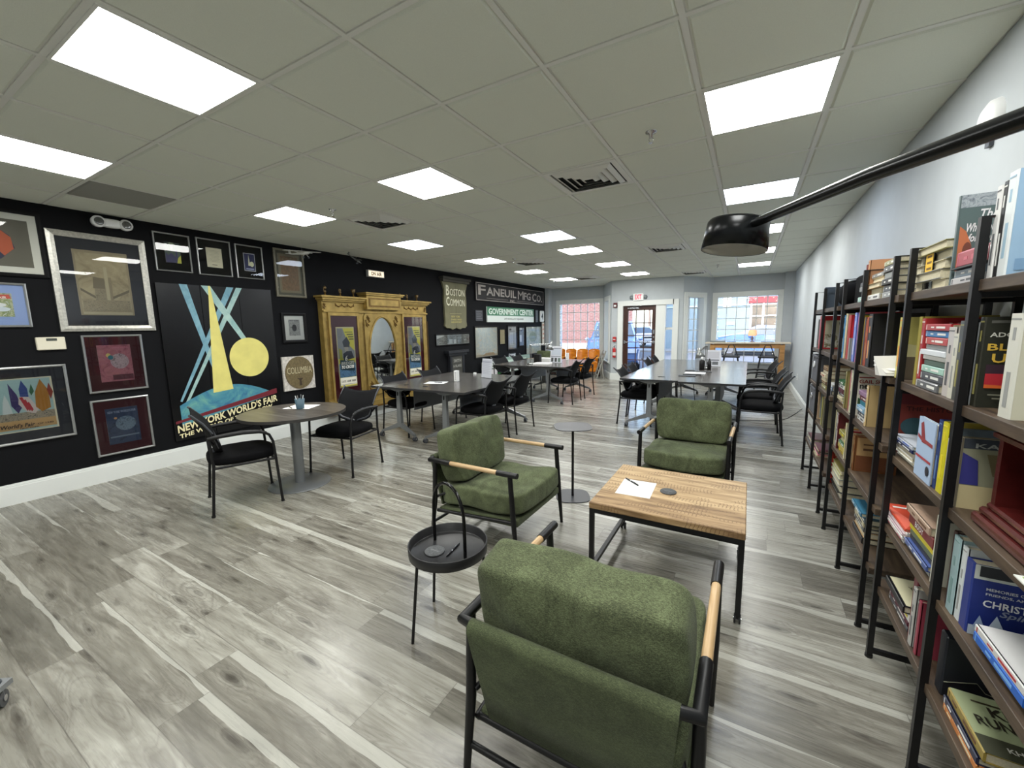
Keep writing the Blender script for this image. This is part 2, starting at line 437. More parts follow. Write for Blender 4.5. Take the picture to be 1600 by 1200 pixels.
FARW = frame_uvn((0, 0, 0), (1, 0, 0), (0, 0, 1))     # facing the camera: u = +x, v = up, n = -y
RIGHTW = frame_uvn((0, 0, 0), (0, -1, 0), (0, 0, 1))  # on the right wall: n = -x
def art(mb, items, w, h, n0=0.0, M=None):
    """flat printed picture, items in 0..1 picture coordinates, painted in order"""
    for k, it in enumerate(items):
        z = n0 + .0006 * (k + 1); c = it[-1]; m = c if not isinstance(c, tuple) else mat(c, .55)
        if it[0] == 'r': _, a, b, c2, d, _c = it; mb.poly([(a * w, b * h, z), (c2 * w, b * h, z), (c2 * w, d * h, z), (a * w, d * h, z)], m, M)
        elif it[0] == 'p': mb.poly([(x * w, y * h, z) for x, y in it[1]], m, M)
        elif it[0] == 'c': mb.poly([(x * w, y * h, z) for x, y in ell(it[1], it[2], it[3], it[4], 28)], m, M)
        elif it[0] == 't': mb.text(it[1], it[2] * w, it[3] * h, it[4] * w, it[5] * h, z, m, .02, M=M)
        elif it[0] == 'i': mb.text(it[1], it[2] * w, it[3] * h, it[4] * w, it[5] * h, z, m, .02, .25, M=M)
# ------------------------------------------------------------------ room shell
YB = -3.7      # rear wall behind the camera
fl = MB(); fl.bx(XL - .1, XR + .1, YB - .1, 12.2, -.05, 0, M_FLOOR)
struct(fl.build('floor'))
w_ = MB(); w_.bx(XL - .15, XL, YB, 11.42, 0, H, M_BLACKWALL); struct(w_.build('wall_left'))
w_ = MB(); w_.bx(XR, XR + .15, YB, 11.95, 0, H, M_GREYWALL); struct(w_.build('wall_right'))
w_ = MB(); w_.bx(XL - .15, XR + .15, YB - .15, YB, 0, H, M_GREYWALL); struct(w_.build('wall_rear'))

def wall_seg(name, p0, p1, openings, t=.16, m=M_GREYWALL, cut=True):
    p0 = Vector((p0[0], p0[1], 0)); p1 = Vector((p1[0], p1[1], 0)); L = (p1 - p0).length
    u = (p1 - p0) / L; M = frame_uvn(p0, u, (0, 0, 1))          # n faces into the room
    mb = MB(M); cur = 0
    for a, b, z0, z1 in sorted(openings):
        mb.bx(cur, a, 0, H, -t, 0, m); cur = b
        if z0 > 0: mb.bx(a, b, 0, z0, -t, 0, m)
        if z1 < H: mb.bx(a, b, z1, H, -t, 0, m)
    mb.bx(cur, L, 0, H, -t, 0, m)
    struct(mb.build(name)); return M, L
def window(name, M, a, b, z0, z1, cols, rows, case=.11, sill=True):
    o = bpy.data.objects.new(name, None); COL.objects.link(o); o.location = M @ Vector(((a + b) / 2, z0, 0)); struct(o)
    Mi = Matrix.Translation(-o.location) @ M
    fr = MB(Mi); c = case
    for q in ((a - c, a, z0 - c * .6, z1 + c), (b, b + c, z0 - c * .6, z1 + c)): fr.bx(q[0], q[1], q[2], q[3], 0, .025, M_TRIM)
    fr.bx(a, b, z1, z1 + c, 0, .025, M_TRIM)
    for q in ((a - .02, a + .02, z0, z1), (b - .02, b + .02, z0, z1)): fr.bx(q[0], q[1], q[2], q[3], -.16, .035, M_TRIM)
    fr.bx(a, b, z1 - .02, z1 + .02, -.16, .035, M_TRIM); fr.bx(a - c, b + c, z0 - .035, z0, -.16, .06 if sill else .03, M_TRIM)
    fr.build('window_frame', o)
    mu = MB(Mi)
    for i in range(1, cols):
        x = a + (b - a) * i / cols; mu.bx(x - .009, x + .009, z0, z1, -.112, -.088, M_TRIM)
    for j in range(1, rows):
        z = z0 + (z1 - z0) * j / rows; mu.bx(a, b, z - .009, z + .009, -.111, -.089, M_TRIM)
    mu.build('muntins', o)
    g = MB(Mi); g.poly([(a, z0, -.1), (b, z0, -.1), (b, z1, -.1), (a, z1, -.1)], M_GLASS); g.build('window_glass', o)
    return o
# return beside the black wall, left bay, door wall, right bay, corner post
w_ = MB(); w_.bx(XL - .15, -2.87, 11.42, 11.95, 0, H, M_GREYWALL); struct(w_.build('wall_left_return'))
Mb1, L1 = wall_seg('wall_bay_left', (-2.87, 11.75), (-1.19, 11.75), [(.24, 1.60, .50, 2.23)])
window('window_1', Mb1, .24, 1.60, .50, 2.23, 6, 6)
Ma1, La1 = wall_seg('wall_bay_left_side', (-1.19, 11.75), (-.60, 10.63), [(.42, 1.02, .50, 2.24)])
window('window_2', Ma1, .42, 1.02, .50, 2.24, 3, 6)
Md, Ld = wall_seg('wall_door', (-.60, 10.63), (1.24, 10.63), [(.30, 1.64, 0, 2.05)])
Ma2, La2 = wall_seg('wall_bay_right_side', (1.24, 10.63), (1.85, 11.60), [(.14, .76, .50, 2.21)])
window('window_3', Ma2, .14, .76, .50, 2.21, 3, 6)
Mb2, L2 = wall_seg('wall_bay_right', (1.85, 11.60), (3.42, 11.60), [(.10, 1.47, .50, 2.21)])
window('window_4', Mb2, .10, 1.47, .50, 2.21, 6, 6)
w_ = MB(); w_.bx(3.42, XR, 11.38, 11.76, 0, H, M_GREYWALL); struct(w_.build('wall_corner_post'))

# entrance door and side light, door wall local u = x + .60
d = bpy.data.objects.new('door_1', None); COL.objects.link(d); d.location = (.15, 10.63, 0); struct(d)
Mi = Matrix.Translation(-d.location) @ Md
M_DOOR = mat((62, 34, 24), .4, noise=.2, nscale=12, name='dark_brown_door_paint')
f = MB(Mi)
f.bx(.18, .32, 0, 2.16, 0, .03, M_TRIM); f.bx(.32, 1.62, 2.03, 2.16, 0, .03, M_TRIM); f.bx(1.60, 1.74, 0, 2.16, 0, .03, M_TRIM)
f.bx(.30, .32, 0, 2.05, -.16, .0, M_TRIM); f.bx(1.18, 1.42, 0, 2.05, -.16, .0, M_TRIM); f.bx(1.61, 1.64, 0, 2.05, -.16, .0, M_TRIM); f.bx(.30, 1.64, 2.03, 2.05, -.16, 0, M_TRIM)
f.bx(1.42, 1.61, 0, .22, -.14, -.02, M_TRIM)
f.build('door_frame', d)
l_ = MB(Mi); a, b = .32, 1.18
l_.bx(a, a + .13, 0.01, 2.03, -.09, -.045, M_DOOR); l_.bx(b - .10, b, 0.01, 2.03, -.09, -.045, M_DOOR)
l_.bx(a + .13, b - .10, 1.90, 2.03, -.09, -.045, M_DOOR); l_.bx(a + .13, b - .10, .01, .24, -.09, -.045, M_DOOR)
for i in (1, 2): x = a + .13 + (b - a - .23) * i / 3; l_.bx(x - .012, x + .012, .24, 1.9, -.082, -.053, M_DOOR)
for j in range(1, 5): z = .24 + 1.66 * j / 5; l_.bx(a + .13, b - .1, z - .012, z + .012, -.081, -.054, M_DOOR)
leaf = l_.build('door_leaf', d)
g = MB(Mi); g.poly([(a + .1, .2, -.068), (b - .08, .2, -.068), (b - .08, 1.92, -.068), (a + .1, 1.92, -.068)], M_GLASS); g.build('door_glass', d)
g = MB(Mi); g.tube([(a + .04, 1.06, -.02), (b - .02, 1.06, -.02)], .012, M_CHROME); g.bx(a + .03, a + .07, 1.02, 1.10, -.045, -.01, M_CHROME); g.bx(b - .07, b - .03, 1.02, 1.10, -.045, -.01, M_CHROME); g.build('push_bar', d)
g = MB(Mi); g.cbox((b - .05, 1.33, -.035), (.045, .12, .02), .004, M_CHROME); g.cbox((b - .05, 1.19, -.03), (.04, .05, .03), .004, M_CHROME); g.build('door_lock', d)
g = MB(Mi); g.bx(a + .12, a + .42, 1.945, 1.985, -.045, .0, M_CHROME); g.tube([(a + .2, 1.985, -.02), (a + .4, 2.02, .03), (a + .55, 2.03, 0)], .009, M_CHROME); g.build('door_closer', d)
g = MB(Mi); g.poly([(1.42, .22, -.1), (1.61, .22, -.1), (1.61, 2.03, -.1), (1.42, 2.03, -.1)], M_GLASS); g.build('side_light_glass', d)
g = MB(Mi); g.bx(1.42, 1.61, 1.38, 1.44, -.12, -.08, M_TRIM); g.build('side_light_rail', d)

# skirtings
def skirt(name, p0, p1, h=.19):
    p0 = Vector((p0[0], p0[1], 0)); p1 = Vector((p1[0], p1[1], 0)); L = (p1 - p0).length
    mb = MB(frame_uvn(p0, (p1 - p0) / L, (0, 0, 1)))
    mb.bx(0, L, 0, h - .03, 0, .018, M_TRIM); mb.bx(0, L, h - .03, h - .012, 0, .014, M_TRIM); mb.bx(0, L, h - .012, h, 0, .008, M_TRIM)
    struct(mb.build(name))
skirt('baseboard_left', (XL, YB), (XL, 11.42))
skirt('baseboard_right', (XR, 11.38), (XR, YB), .15)
skirt('baseboard_rear', (XR, YB), (XL, YB))
skirt('baseboard_bay_left', (-2.87, 11.75), (-1.19, 11.75)); skirt('baseboard_bay_left_side', (-1.19, 11.75), (-.60, 10.63))
skirt('baseboard_door_left', (-.60, 10.63), (-.42, 10.63)); skirt('baseboard_door_right', (1.14, 10.63), (1.24, 10.63))
skirt('baseboard_bay_right_side', (1.24, 10.63), (1.85, 11.60)); skirt('baseboard_bay_right', (1.85, 11.60), (3.42, 11.60))

# ------------------------------------------------------------------ ceiling: recessed grid with drop-edge tiles
lights = [(-3, r) for r in (-3, 0, 3, 6, 9, 12, 15)] + [(0, r) for r in (-3, 0, 3, 7, 9, 12, 15)] + [(4, r) for r in (-3, 0, 3, 6, 9, 12, 15)]
cool = {(0, 7), (4, 6), (-3, 6)}
vents = [(2, 4), (-2, 4), (2, 10), (-2, 10), (2, 16), (-2, 15)]
c_ = MB()
c_.bx(XL - .1, XR + .1, YB - .1, 12.0, H + .006, H + .06, M_TBAR)
holes = set(lights) | set(vents)
M_TILEDK = mat((150, 150, 143), .95, name='older_ceiling_tile')
for i in range(-5, 6):
    for j in range(-7, 20):
        if (i, j) in holes: continue
        x0, x1 = i * P + .016, (i + 1) * P - .016; y0, y1 = j * P + .016, (j + 1) * P - .016
        x0 = max(x0, XL); x1 = min(x1, XR)
        if y1 < YB or x1 - x0 < .02: continue
        m = M_TILEDK if (i, j) in ((-4, 1),) else M_TILE
        h = H - .004
        b0 = [(x0, y0, h + .012), (x1, y0, h + .012), (x1, y1, h + .012), (x0, y1, h + .012)]
        q = .012; b1 = [(x0 + q, y0 + q, h), (x1 - q, y0 + q, h), (x1 - q, y1 - q, h), (x0 + q, y1 - q, h)]
        c_.add(b0 + b1, [(7, 6, 5, 4), (0, 1, 5, 4)[::-1], (1, 2, 6, 5)[::-1], (2, 3, 7, 6)[::-1], (3, 0, 4, 7)[::-1]], m)
# T-bars
for i in range(-5, 7): 
    if XL < i * P < XR: c_.bx(i * P - .012, i * P + .012, YB, 12.0, H - .001, H + .006, M_TBAR)
for j in range(-6, 20): c_.bx(XL, XR, j * P - .012, j * P + .012, H - .0005, H + .0065, M_TBAR)
struct(c_.build('ceiling'))

# ceiling light panels
def cell_name(i): return {-3: 'nearest the black wall', 0: 'in the middle line', 4: 'nearest the grey wall'}[i]
M_LAMP = {}
for k, c in (('w', (255, 255, 250)), ('c', (226, 238, 255))):
    M_LAMP[k] = mat(c, .5, emit=LAMP * (1.0 if k == 'w' else .55), name='lit_panel_' + k)
ordn = ['first', 'second', 'third', 'fourth', 'fifth', 'sixth', 'seventh', 'eighth', 'ninth', 'tenth', 'eleventh', 'twelfth', 'thirteenth', 'fourteenth', 'fifteenth', 'sixteenth', 'seventeenth', 'eighteenth']
for i, j in lights:
    if j < 0 : pos = 'behind the camera'
    else: pos = {0: 'first from the camera', 3: 'second from the camera', 6: 'third from the camera', 7: 'third from the camera', 9: 'fourth from the camera', 12: 'fifth from the camera', 15: 'last before the windows'}[j]
    t = thing('ceiling_light', 'square %slit ceiling panel %s, %s' % ('bluish ' if (i, j) in cool else 'white ', cell_name(i), pos), 'ceiling light', ((i + .5) * P, (j + .5) * P, H), 0, 'recessed square ceiling lights')
    fr = MB()
    for a, b, c, e in ((-.293, -.281, -.293, .293), (.281, .293, -.293, .293), (-.281, .281, -.293, -.281), (-.281, .281, .281, .293)): fr.bx(a, b, c, e, -.006, .004, M_TBAR)
    fr.build('light_frame', t)
    df = MB(); df.add([(-.281, -.281, -.002), (.281, -.281, -.002), (.281, .281, -.002), (-.281, .281, -.002)], [(3, 2, 1, 0)], M_LAMP['c' if (i, j) in cool else 'w']); df.build('diffuser', t)
# ceiling vents
for n_, (i, j) in enumerate(vents):
    lab = {(2, 4): 'large square ceiling vent nearest the camera, right of the middle lights', (-2, 4): 'square ceiling vent beside the first two lights along the black wall',
           (2, 10): 'grey ceiling vent halfway to the windows, left of the arc lamp', (-2, 10): 'grey ceiling vent halfway to the windows near the black wall',
           (2, 16): 'grey ceiling vent above the side window by the entrance', (-2, 15): 'grey ceiling vent beside the farthest light on the black wall side'}[(i, j)]
    t = thing('ceiling_vent', lab, 'vent', ((i + .5) * P, (j + .5) * P, H), 0, 'square ceiling air vents')
    fr = MB(); 
    for a, b, c, e in ((-.293, -.25, -.293, .293), (.25, .293, -.293, .293), (-.25, .25, -.293, -.25), (-.25, .25, .25, .293)): fr.bx(a, b, c, e, -.006, .004, M_TBAR)
    fr.build('vent_frame', t)
    bk = MB(); bk.add([(-.25, -.25, .004), (.25, -.25, .004), (.25, .25, .004), (-.25, .25, .004)], [(3, 2, 1, 0)], mat((40, 41, 42), .9)); bk.build('vent_throat', t)
    for k, s_ in enumerate((.235, .18, .125, .07)):
        lv = MB(); z0 = -.003; z1 = -.022; o = s_; n2 = s_ - .034
        A = [(-o, -o, z0), (o, -o, z0), (o, o, z0), (-o, o, z0)]; B = [(-n2, -n2, z1), (n2, -n2, z1), (n2, n2, z1), (-n2, n2, z1)]
        C = [(x * 1.0, y * 1.0, z + .003) for x, y, z in B]; D = [(x, y, z + .003) for x, y, z in A]
        lv.add(A + B + C + D, [(q, (q + 1) % 4, 4 + (q + 1) % 4, 4 + q) for q in range(4)] + [(12 + q, 8 + q, 8 + (q + 1) % 4, 12 + (q + 1) % 4) for q in range(4)], M_TBAR)
        lv.build('vent_louvre', t)
for x, y, lab in ((2.13, 2.16, 'chrome fire sprinkler hanging from the ceiling nearest the camera'), (-.96, 2.16, 'fire sprinkler beside the ceiling vent near the black wall'),
                  (-.96, 5.85, 'small fire sprinkler left of the middle ceiling vent near the black wall'), (2.09, 9.0, 'small fire sprinkler near the ceiling above the right bay window'), (-1.73, 9.3, 'small fire sprinkler beside the farthest ceiling light by the black wall')):
    s = MB(); s.lathe([(.036, 0), (.034, -.006), (.012, -.012), (.009, -.035), (.004, -.036)][::-1], M_CHROME, 16)
    s.tube([(.009, 0, -.034), (.014, 0, -.045), (.002, 0, -.062)], .0025, M_CHROME, 6); s.tube([(-.009, 0, -.034), (-.014, 0, -.045), (-.002, 0, -.062)], .0025, M_CHROME, 6)
    s.cyl((0, 0), .014, -.066, -.063, M_CHROME, 12)
    o = s.build('fire_sprinkler'); o.location = (x, y, H - .003); tag(o, lab, 'sprinkler', 'ceiling fire sprinklers')

# ------------------------------------------------------------------ outside
M_ASPH = mat((96, 100, 106), .9, noise=.08, nscale=3, name='pale_asphalt'); M_WALK = mat((128, 129, 128), .9, noise=.06, nscale=4, name='concrete_walk')
o = MB(); o.bx(-30, 40, 12.0, 60, -.3, -.12, M_ASPH); struct(o.build('ground_street'))
o = MB(); o.bx(-30, 40, 10.6, 12.9, -.15, -.04, M_WALK)
struct(o.build('ground_pavement'))
o = MB(); o.bx(-3.6, 40, 24.8, 27.0, -.13, -.02, M_WALK); struct(o.build('ground_far_pavement'))
M_BRICK = brick_mat('red_brick', (88, 58, 58), (100, 70, 69), (120, 104, 102)); 
t = thing('brick_building', 'red brick building close outside the left bay window', 'building', (-7.44, 17.69, -.12), math.radians(13.7))
b_ = MB(); b_.bx(-7, 5.55, 0, 6, 0, 7.5, M_BRICK); b_.build('wall', t)
b_ = MB(); b_.bx(-7, 5.57, -.04, .0, 0, .8, mat((186, 186, 184), .8)); b_.build('plinth', t)
b_ = MB(); b_.bx(3.9, 4.5, -.06, 0, 1.55, 1.85, mat((226, 228, 230), .6)); b_.build('wall_plate', t)
b_ = MB(); b_.bx(-7.1, 5.65, -.12, 6.1, 7.5, 7.8, mat((120, 110, 104), .8)); b_.build('roof', t)
M_PALE = mat((112, 130, 140), .8, noise=.04, nscale=2, name='pale_blue_render')
t = thing('shop_building', 'long pale blue shop building across the street with red-topped shopfront', 'building', (1.0, 27.0, -.02))
b_ = MB(); b_.bx(-3.6, 14, 0, 8, 0, 6.5, M_PALE); b_.build('wall', t)
b_ = MB(); b_.bx(1.6, 7.2, -.14, .0, 2.65, 3.0, mat((110, 36, 44), .6)); b_.build('shop_fascia', t)
b_ = MB(); b_.bx(1.75, 6.9, -.03, .02, .6, 2.65, mat((82, 74, 66), .25, noise=.5, nscale=1.6)); sw = b_.build('shop_window', t)
b_ = MB()
for x in (1.75, 2.35, 3.25, 3.6, 4.4, 5.4, 6.9): b_.bx(x - .05, x + .05, -.08, -.02, .5, 2.65, M_WHITE)
b_.bx(1.75, 6.9, -.08, -.02, 1.9, 1.96, M_WHITE); b_.bx(1.75, 6.9, -.08, -.02, .5, .62, M_WHITE); b_.build('shop_window_frame', sw)
b_ = MB(); b_.bx(-3.7, 14.1, -.2, 8.1, 6.5, 6.8, M_WHITE); b_.bx(-3.6, 14, -.06, 0, 2.55, 2.62, mat((170, 190, 204), .7)); b_.build('cornice', t)
b_ = MB(); b_.bx(.3, .72, -.05, 0, 2.5, 4.2, mat((196, 196, 178), .7)); b_.build('pilaster', t)
b_ = MB(); b_.bx(.5, .95, -.04, 0, 1.42, 1.6, mat((150, 166, 172), .6)); b_.build('wall_sign', t)

def car(name, label, loc, rz, body, suv=False):
    t = thing(name, label, 'car', loc, rz)
    if suv: prof = [(-2.2, .35), (-2.25, .8), (-2.15, 1.15), (-1.95, 1.72), (-1.2, 1.80), (.1, 1.76), (.75, 1.18), (1.9, 1.05), (2.2, .85), (2.25, .35)]
    else: prof = [(-2.3, .35), (-2.35, .75), (-2.2, .98), (-1.5, 1.08), (-.7, 1.42), (.2, 1.46), (1.1, 1.02), (1.95, .88), (2.3, .65), (2.3, .35)]
    def sect(w, k, dz=0):
        return [(x, w * (1 - max(0, (z - .9)) * k), z + dz) for x, z in prof]
    A = sect(-.90, .28); B = sect(.90, .28); n = len(A)
    mb = MB(); mb.add(A + B, [(j, (j + 1) % n, n + (j + 1) % n, n + j) for j in range(n)][::-1] + [tuple(range(n)), tuple(range(n, 2 * n))[::-1]], body); mb.build('car_body', t, bevel=.06)
    gl = mat((60, 70, 80), .08, name='car_window')
    mb = MB()
    if suv: gp = [(-1.85, 1.2), (-1.75, 1.62), (-1.15, 1.68), (.05, 1.64), (.5, 1.22)]
    else: gp = [(-1.45, 1.08), (-.7, 1.36), (.15, 1.39), (.85, 1.06)]
    for sg in (-1, 1):
        q = [(x, sg * (.912 * (1 - max(0, z - .9) * .28) + .008), z) for x, z in gp]; mb.add(q, [tuple(range(len(q)))[::sg]], gl)
    if suv: mb.add([(.14, -.62, 1.73), (.14, .62, 1.73), (.76, .76, 1.21), (.76, -.76, 1.21)], [(0, 1, 2, 3)], gl)
    else: mb.add([(.26, -.7, 1.45), (.26, .7, 1.45), (1.1, .8, 1.05), (1.1, -.8, 1.05)], [(0, 1, 2, 3)], gl)
    mb.build('car_windows', t)
    for x in (-1.4, 1.42):
        for y in (-.84, .84):
            Mw = Matrix.Translation((x, y, .33)) @ Matrix.Rotation(math.pi / 2, 4, 'X')
            wb = MB(Mw); wb.cyl((0, 0), .33, -.1, .1, M_BLACKPL, 24); wb.cyl((0, 0), .2, -.108, .108, M_CHROME, 16); wb.build('wheel', t)
    for y in (-1, 1): mb = MB(); mb.ball((.55, y, 1.12 if suv else 1.0), (.08, .09, .07), body); mb.build('wing_mirror', t)
    mb = MB(); mb.box((2.24, 0, .7), (.04, .9, .18), M_BLACKPL); mb.build('grille', t)
    for y in (-.66, .66):
        mb = MB(); mb.box((2.22, y, .75), (.06, .3, .14), M_WHITE); mb.build('headlight', t)
    return t
M_BLUECAR = mat((96, 124, 170), .25, coat=.6, name='light_blue_car_paint')
car('parked_car', 'light blue vehicle parked close outside the entrance door', (-1.95, 15.6, -.12), math.radians(-75), M_BLUECAR, True)
car('parked_car', 'blue sedan parked across the street outside the right bay window', (3.3, 23.6, -.12), math.radians(180), mat((66, 96, 148), .25, coat=.6, name='blue_car_paint'))
car('parked_car', 'white car far down the street seen through the entrance door', (-4.6, 31.5, -.12), math.radians(-60), mat((220, 224, 228), .3, coat=.5, name='white_car_paint'))
# bare tree behind the parking
def bare_tree(loc, h, label, seed):
    rnd = random.Random(seed); t = thing('bare_tree', label, 'tree', loc); mb = MB(); m = mat((120, 108, 100), .9)
    mb.tube([(0, 0, 0), (.05, 0, h * .25), (0, .05, h * .5)], [.16, .12, .09], m)
    mb.build('trunk', t); br = MB()
    def grow(p, d, L, r, k):
        q = p + d * L; br.tube([p, (p + q) / 2 + Vector((rnd.uniform(-.05, .05),) * 3) * L, q], [r, r * .8, r * .6], m, 5)
        if k:
            for _ in range(3):
                e = (d + Vector((rnd.uniform(-.8, .8), rnd.uniform(-.8, .8), rnd.uniform(-.2, .6)))).normalized(); grow(q, e, L * .68, r * .6, k - 1)
    for _ in range(4): grow(Vector((0, .05, h * .45)), Vector((rnd.uniform(-.6, .6), rnd.uniform(-.6, .6), 1)).normalized(), h * .22, .06, 3)
    br.build('branches', t)
bare_tree((-5.2, 38, -.12), 7, 'leafless tree behind the street seen through the upper door panes', 3)
bare_tree((-3.4, 42, -.12), 8, 'leafless tree standing farther back beside the brick building', 5)
# ------------------------------------------------------------------ green armchairs (local front = +Y)
def make_armchair():
    t = thing('armchair', 'green armchair', 'armchair')
    for sx in (-1, 1):
        X = .345 * sx
        a = MB(); a.tube([(X, -.17, .602), (X, .23, .602)], .0155, M_OAKARM, 12); ar = a.build('armrest', t); ar['label'] = 'pale wooden armrest dowel'
        a = MB(); a.tube([(X, .22, .602), (X, .37, .602)], .0185, M_BLACKMETAL, 12); a.build('arm_bracket', t); a = MB(); a.tube([(X, -.16, .602), (X, -.345, .602), (X - .09 * sx, -.355, .602)], .0185, M_BLACKMETAL, 12); a.build('arm_bracket', t)
        a = MB(); a.tube([(X, .315, .60), (X, .335, .30), (X, .36, .0)], [.016, .018, .011], M_BLACKMETAL, 10); a.build('leg', t)
        a = MB(); a.tube([(X, -.30, .60), (X, -.315, .30), (X, -.36, .0)], [.016, .018, .011], M_BLACKMETAL, 10); a.build('leg', t)
    a = MB()
    for sx in (-1, 1): a.tube([(.325 * sx, .33, .275), (.325 * sx, -.31, .225)], .013, M_BLACKMETAL, 8); a.tube([(.33 * sx, -.31, .33), (.30 * sx, -.24, .36)], .010, M_BLACKMETAL, 8)
    a.tube([(-.33, .33, .262), (.33, .33, .262)], .013, M_BLACKMETAL, 8); a.tube([(-.33, -.30, .225), (.33, -.30, .225)], .013, M_BLACKMETAL, 8)
    a.build('seat_frame', t)
    a = MB(); a.tube([(-.34, -.335, .14), (.34, -.335, .14)], .011, M_BLACKMETAL, 8); a.build('stretcher', t)
    # sling under the seat and front apron
    a = MB(); a.hull([(-.32, .35, .245), (.32, .35, .245), (-.32, .35, .295), (.32, .35, .295), (-.32, -.30, .215), (.32, -.30, .215), (-.32, -.30, .25), (.32, -.30, .25)], M_GREENBACK); a.build('seat_sling', t, bevel=.01)
    # back sling wrapped over the rear rail
    a = MB(); prof = [(-.335, .575), (-.332, .605), (-.345, .622), (-.362, .625), (-.378, .615), (-.382, .595), (-.365, .50), (-.340, .38), (-.315, .25), (-.300, .25), (-.325, .38), (-.350, .50), (-.364, .59)]
    w0 = lambda z: .305 - .03 * max(0, (.60 - z)) / .35
    A = [(-w0(z), y, z) for y, z in prof]; B = [(w0(z), y, z) for y, z in prof]; n = len(prof)
    a.add(A + B, [(j, n + j, n + (j + 1) % n, (j + 1) % n) for j in range(n)], M_GREENBACK, True); a.add(A, [tuple(range(n))], M_GREENBACK); a.add(B, [tuple(range(n))[::-1]], M_GREENBACK)
    a.build('back_sling', t)
    def dent1(q, o): o[2] += .012 * math.sin(q[0] * 7 + 1) * (1 - abs(q[2])) + .008 * math.sin(q[1] * 5 + q[0] * 3); return o
    a = MB(Matrix.Translation((0, .035, .365)) @ Matrix.Rotation(math.radians(3), 4, 'X')); a.pad((0, 0, 0), (.63, .67, .145), M_GREEN, 11, (.01, .01, .22), 18, dent=dent1); a.build('seat_cushion', t)
    def dent2(q, o):
        s = 1 - .10 * max(0, q[2]) ** 3 * (1 - math.exp(-q[0] ** 2 * 18)) * 0
        o[0] *= 1 - .10 * max(0, -q[2]) ** 1.5 - .05 * max(0, q[2]) ** 3; o[1] += .007 * math.sin(q[0] * 6 + q[2] * 3); o[2] -= .010 * math.exp(-q[0] ** 2 * 60) * max(0, q[2]); o[1] -= -.014 * math.exp(-q[0] ** 2 * 80) * max(0, q[2])
        return o
    a = MB(Matrix.Translation((0, -.215, .625)) @ Matrix.Rotation(math.radians(12), 4, 'X')); a.pad((0, 0, 0), (.635, .165, .385), M_GREEN, 12.0, (.01, .30, .02), 22, dent=dent2); a.build('back_cushion', t)
    return t
_u = {}
arm = make_armchair()
used_copy(arm, _u, (2.335, .60, 0), 0, 'green armchair seen from behind in the foreground, facing the coffee table', 'green armchairs with pale wooden arms')
used_copy(arm, _u, (1.17, 1.78, 0), math.radians(-91), 'green armchair left of the coffee table, between drum tray table and pedestal table', 'green armchairs with pale wooden arms')
used_copy(arm, _u, (2.31, 3.19, 0), math.radians(178), 'green armchair facing the camera behind the wooden coffee table', 'green armchairs with pale wooden arms')
used_copy(arm, _u, (-2.38, 9.85, 0), math.radians(165), 'distant dark green armchair by the black wall behind the desk lamp', 'green armchairs with pale wooden arms')

# ------------------------------------------------------------------ coffee table
t = thing('coffee_table', 'rough wooden coffee table on a black metal frame with casters', 'coffee table', (2.372, 1.875, 0))
TX, TY = .385, .36
a = MB(); a.cbox((0, 0, .481), (.80, .75, .038), .004, M_MANGO); a.build('table_top', t)
a = MB()
for s in (-1, 1): a.bx(-TX, TX, s * TY - .012, s * TY + .012, .438, .462, M_BLACKMETAL); a.bx(s * TX - .012, s * TX + .012, -TY, TY, .438, .462, M_BLACKMETAL); a.bx(s * TX - .012, s * TX + .012, -TY, TY, .075, .099, M_BLACKMETAL)
a.bx(-TX, TX, TY - .012, TY + .012, .075, .099, M_BLACKMETAL)
a.build('table_frame', t)
for sx in (-1, 1):
    for sy in (-1, 1):
        a = MB(); a.bx(sx * TX - .013, sx * TX + .013, sy * TY - .013, sy * TY + .013, .055, .462, M_BLACKMETAL); lg = a.build('leg', t)
        cx, cy = sx * TX, sy * TY; a = MB(); Mw = Matrix.Translation((cx, cy + .012, .024)) @ Matrix.Rotation(math.pi / 2, 4, 'Y')
        a.cyl((0, 0), .024, -.016, -.007, M_BLACKPL, 16, M=Mw); a.cyl((0, 0), .024, .007, .016, M_BLACKPL, 16, M=Mw); a.cyl((0, 0), .008, -.018, .018, M_CHROME, 10, M=Mw); a.bx(cx - .007, cx + .007, cy - .006, cy + .02, .03, .06, M_BLACKMETAL)
        a.build('caster', lg)
def sheet(label, c, w, h, rz, z, name='paper_sheet', cat='paper', lines=True, grp=None):
    a = MB(); a.bx(-w / 2, w / 2, -h / 2, h / 2, 0, .0016, M_PAPER)
    if lines: a.bx(-w / 2 + .02, w / 2 - .08, h / 2 - .03, h / 2 - .027, .0016, .0018, mat((190, 192, 196), .8))
    o = a.build(name); o.location = (c[0], c[1], z); o.rotation_euler = (0, 0, rz); return tag(o, label, cat, grp)
def pen(label, c, rz, z, L=.14, col=(20, 20, 24), grp=None):
    t = thing('pen', label, 'pen', (c[0], c[1], z), rz, grp)
    a = MB(); a.tube([(-L / 2, 0, .005), (-L / 2 + .012, 0, .005), (L / 2 - .02, 0, .005), (L / 2, 0, .005)], [.0012, .0045, .0045, .004], mat(col, .3), 8); a.build('barrel', t)
    a = MB(); a.tube([(-.012, 0, .005), (-.006, 0, .005)], .0048, M_CHROME, 8); a.tube([(L / 2 - .045, 0, .011), (L / 2 - .004, 0, .011)], .0012, M_CHROME, 6); a.build('pen_clip', t)
    return t
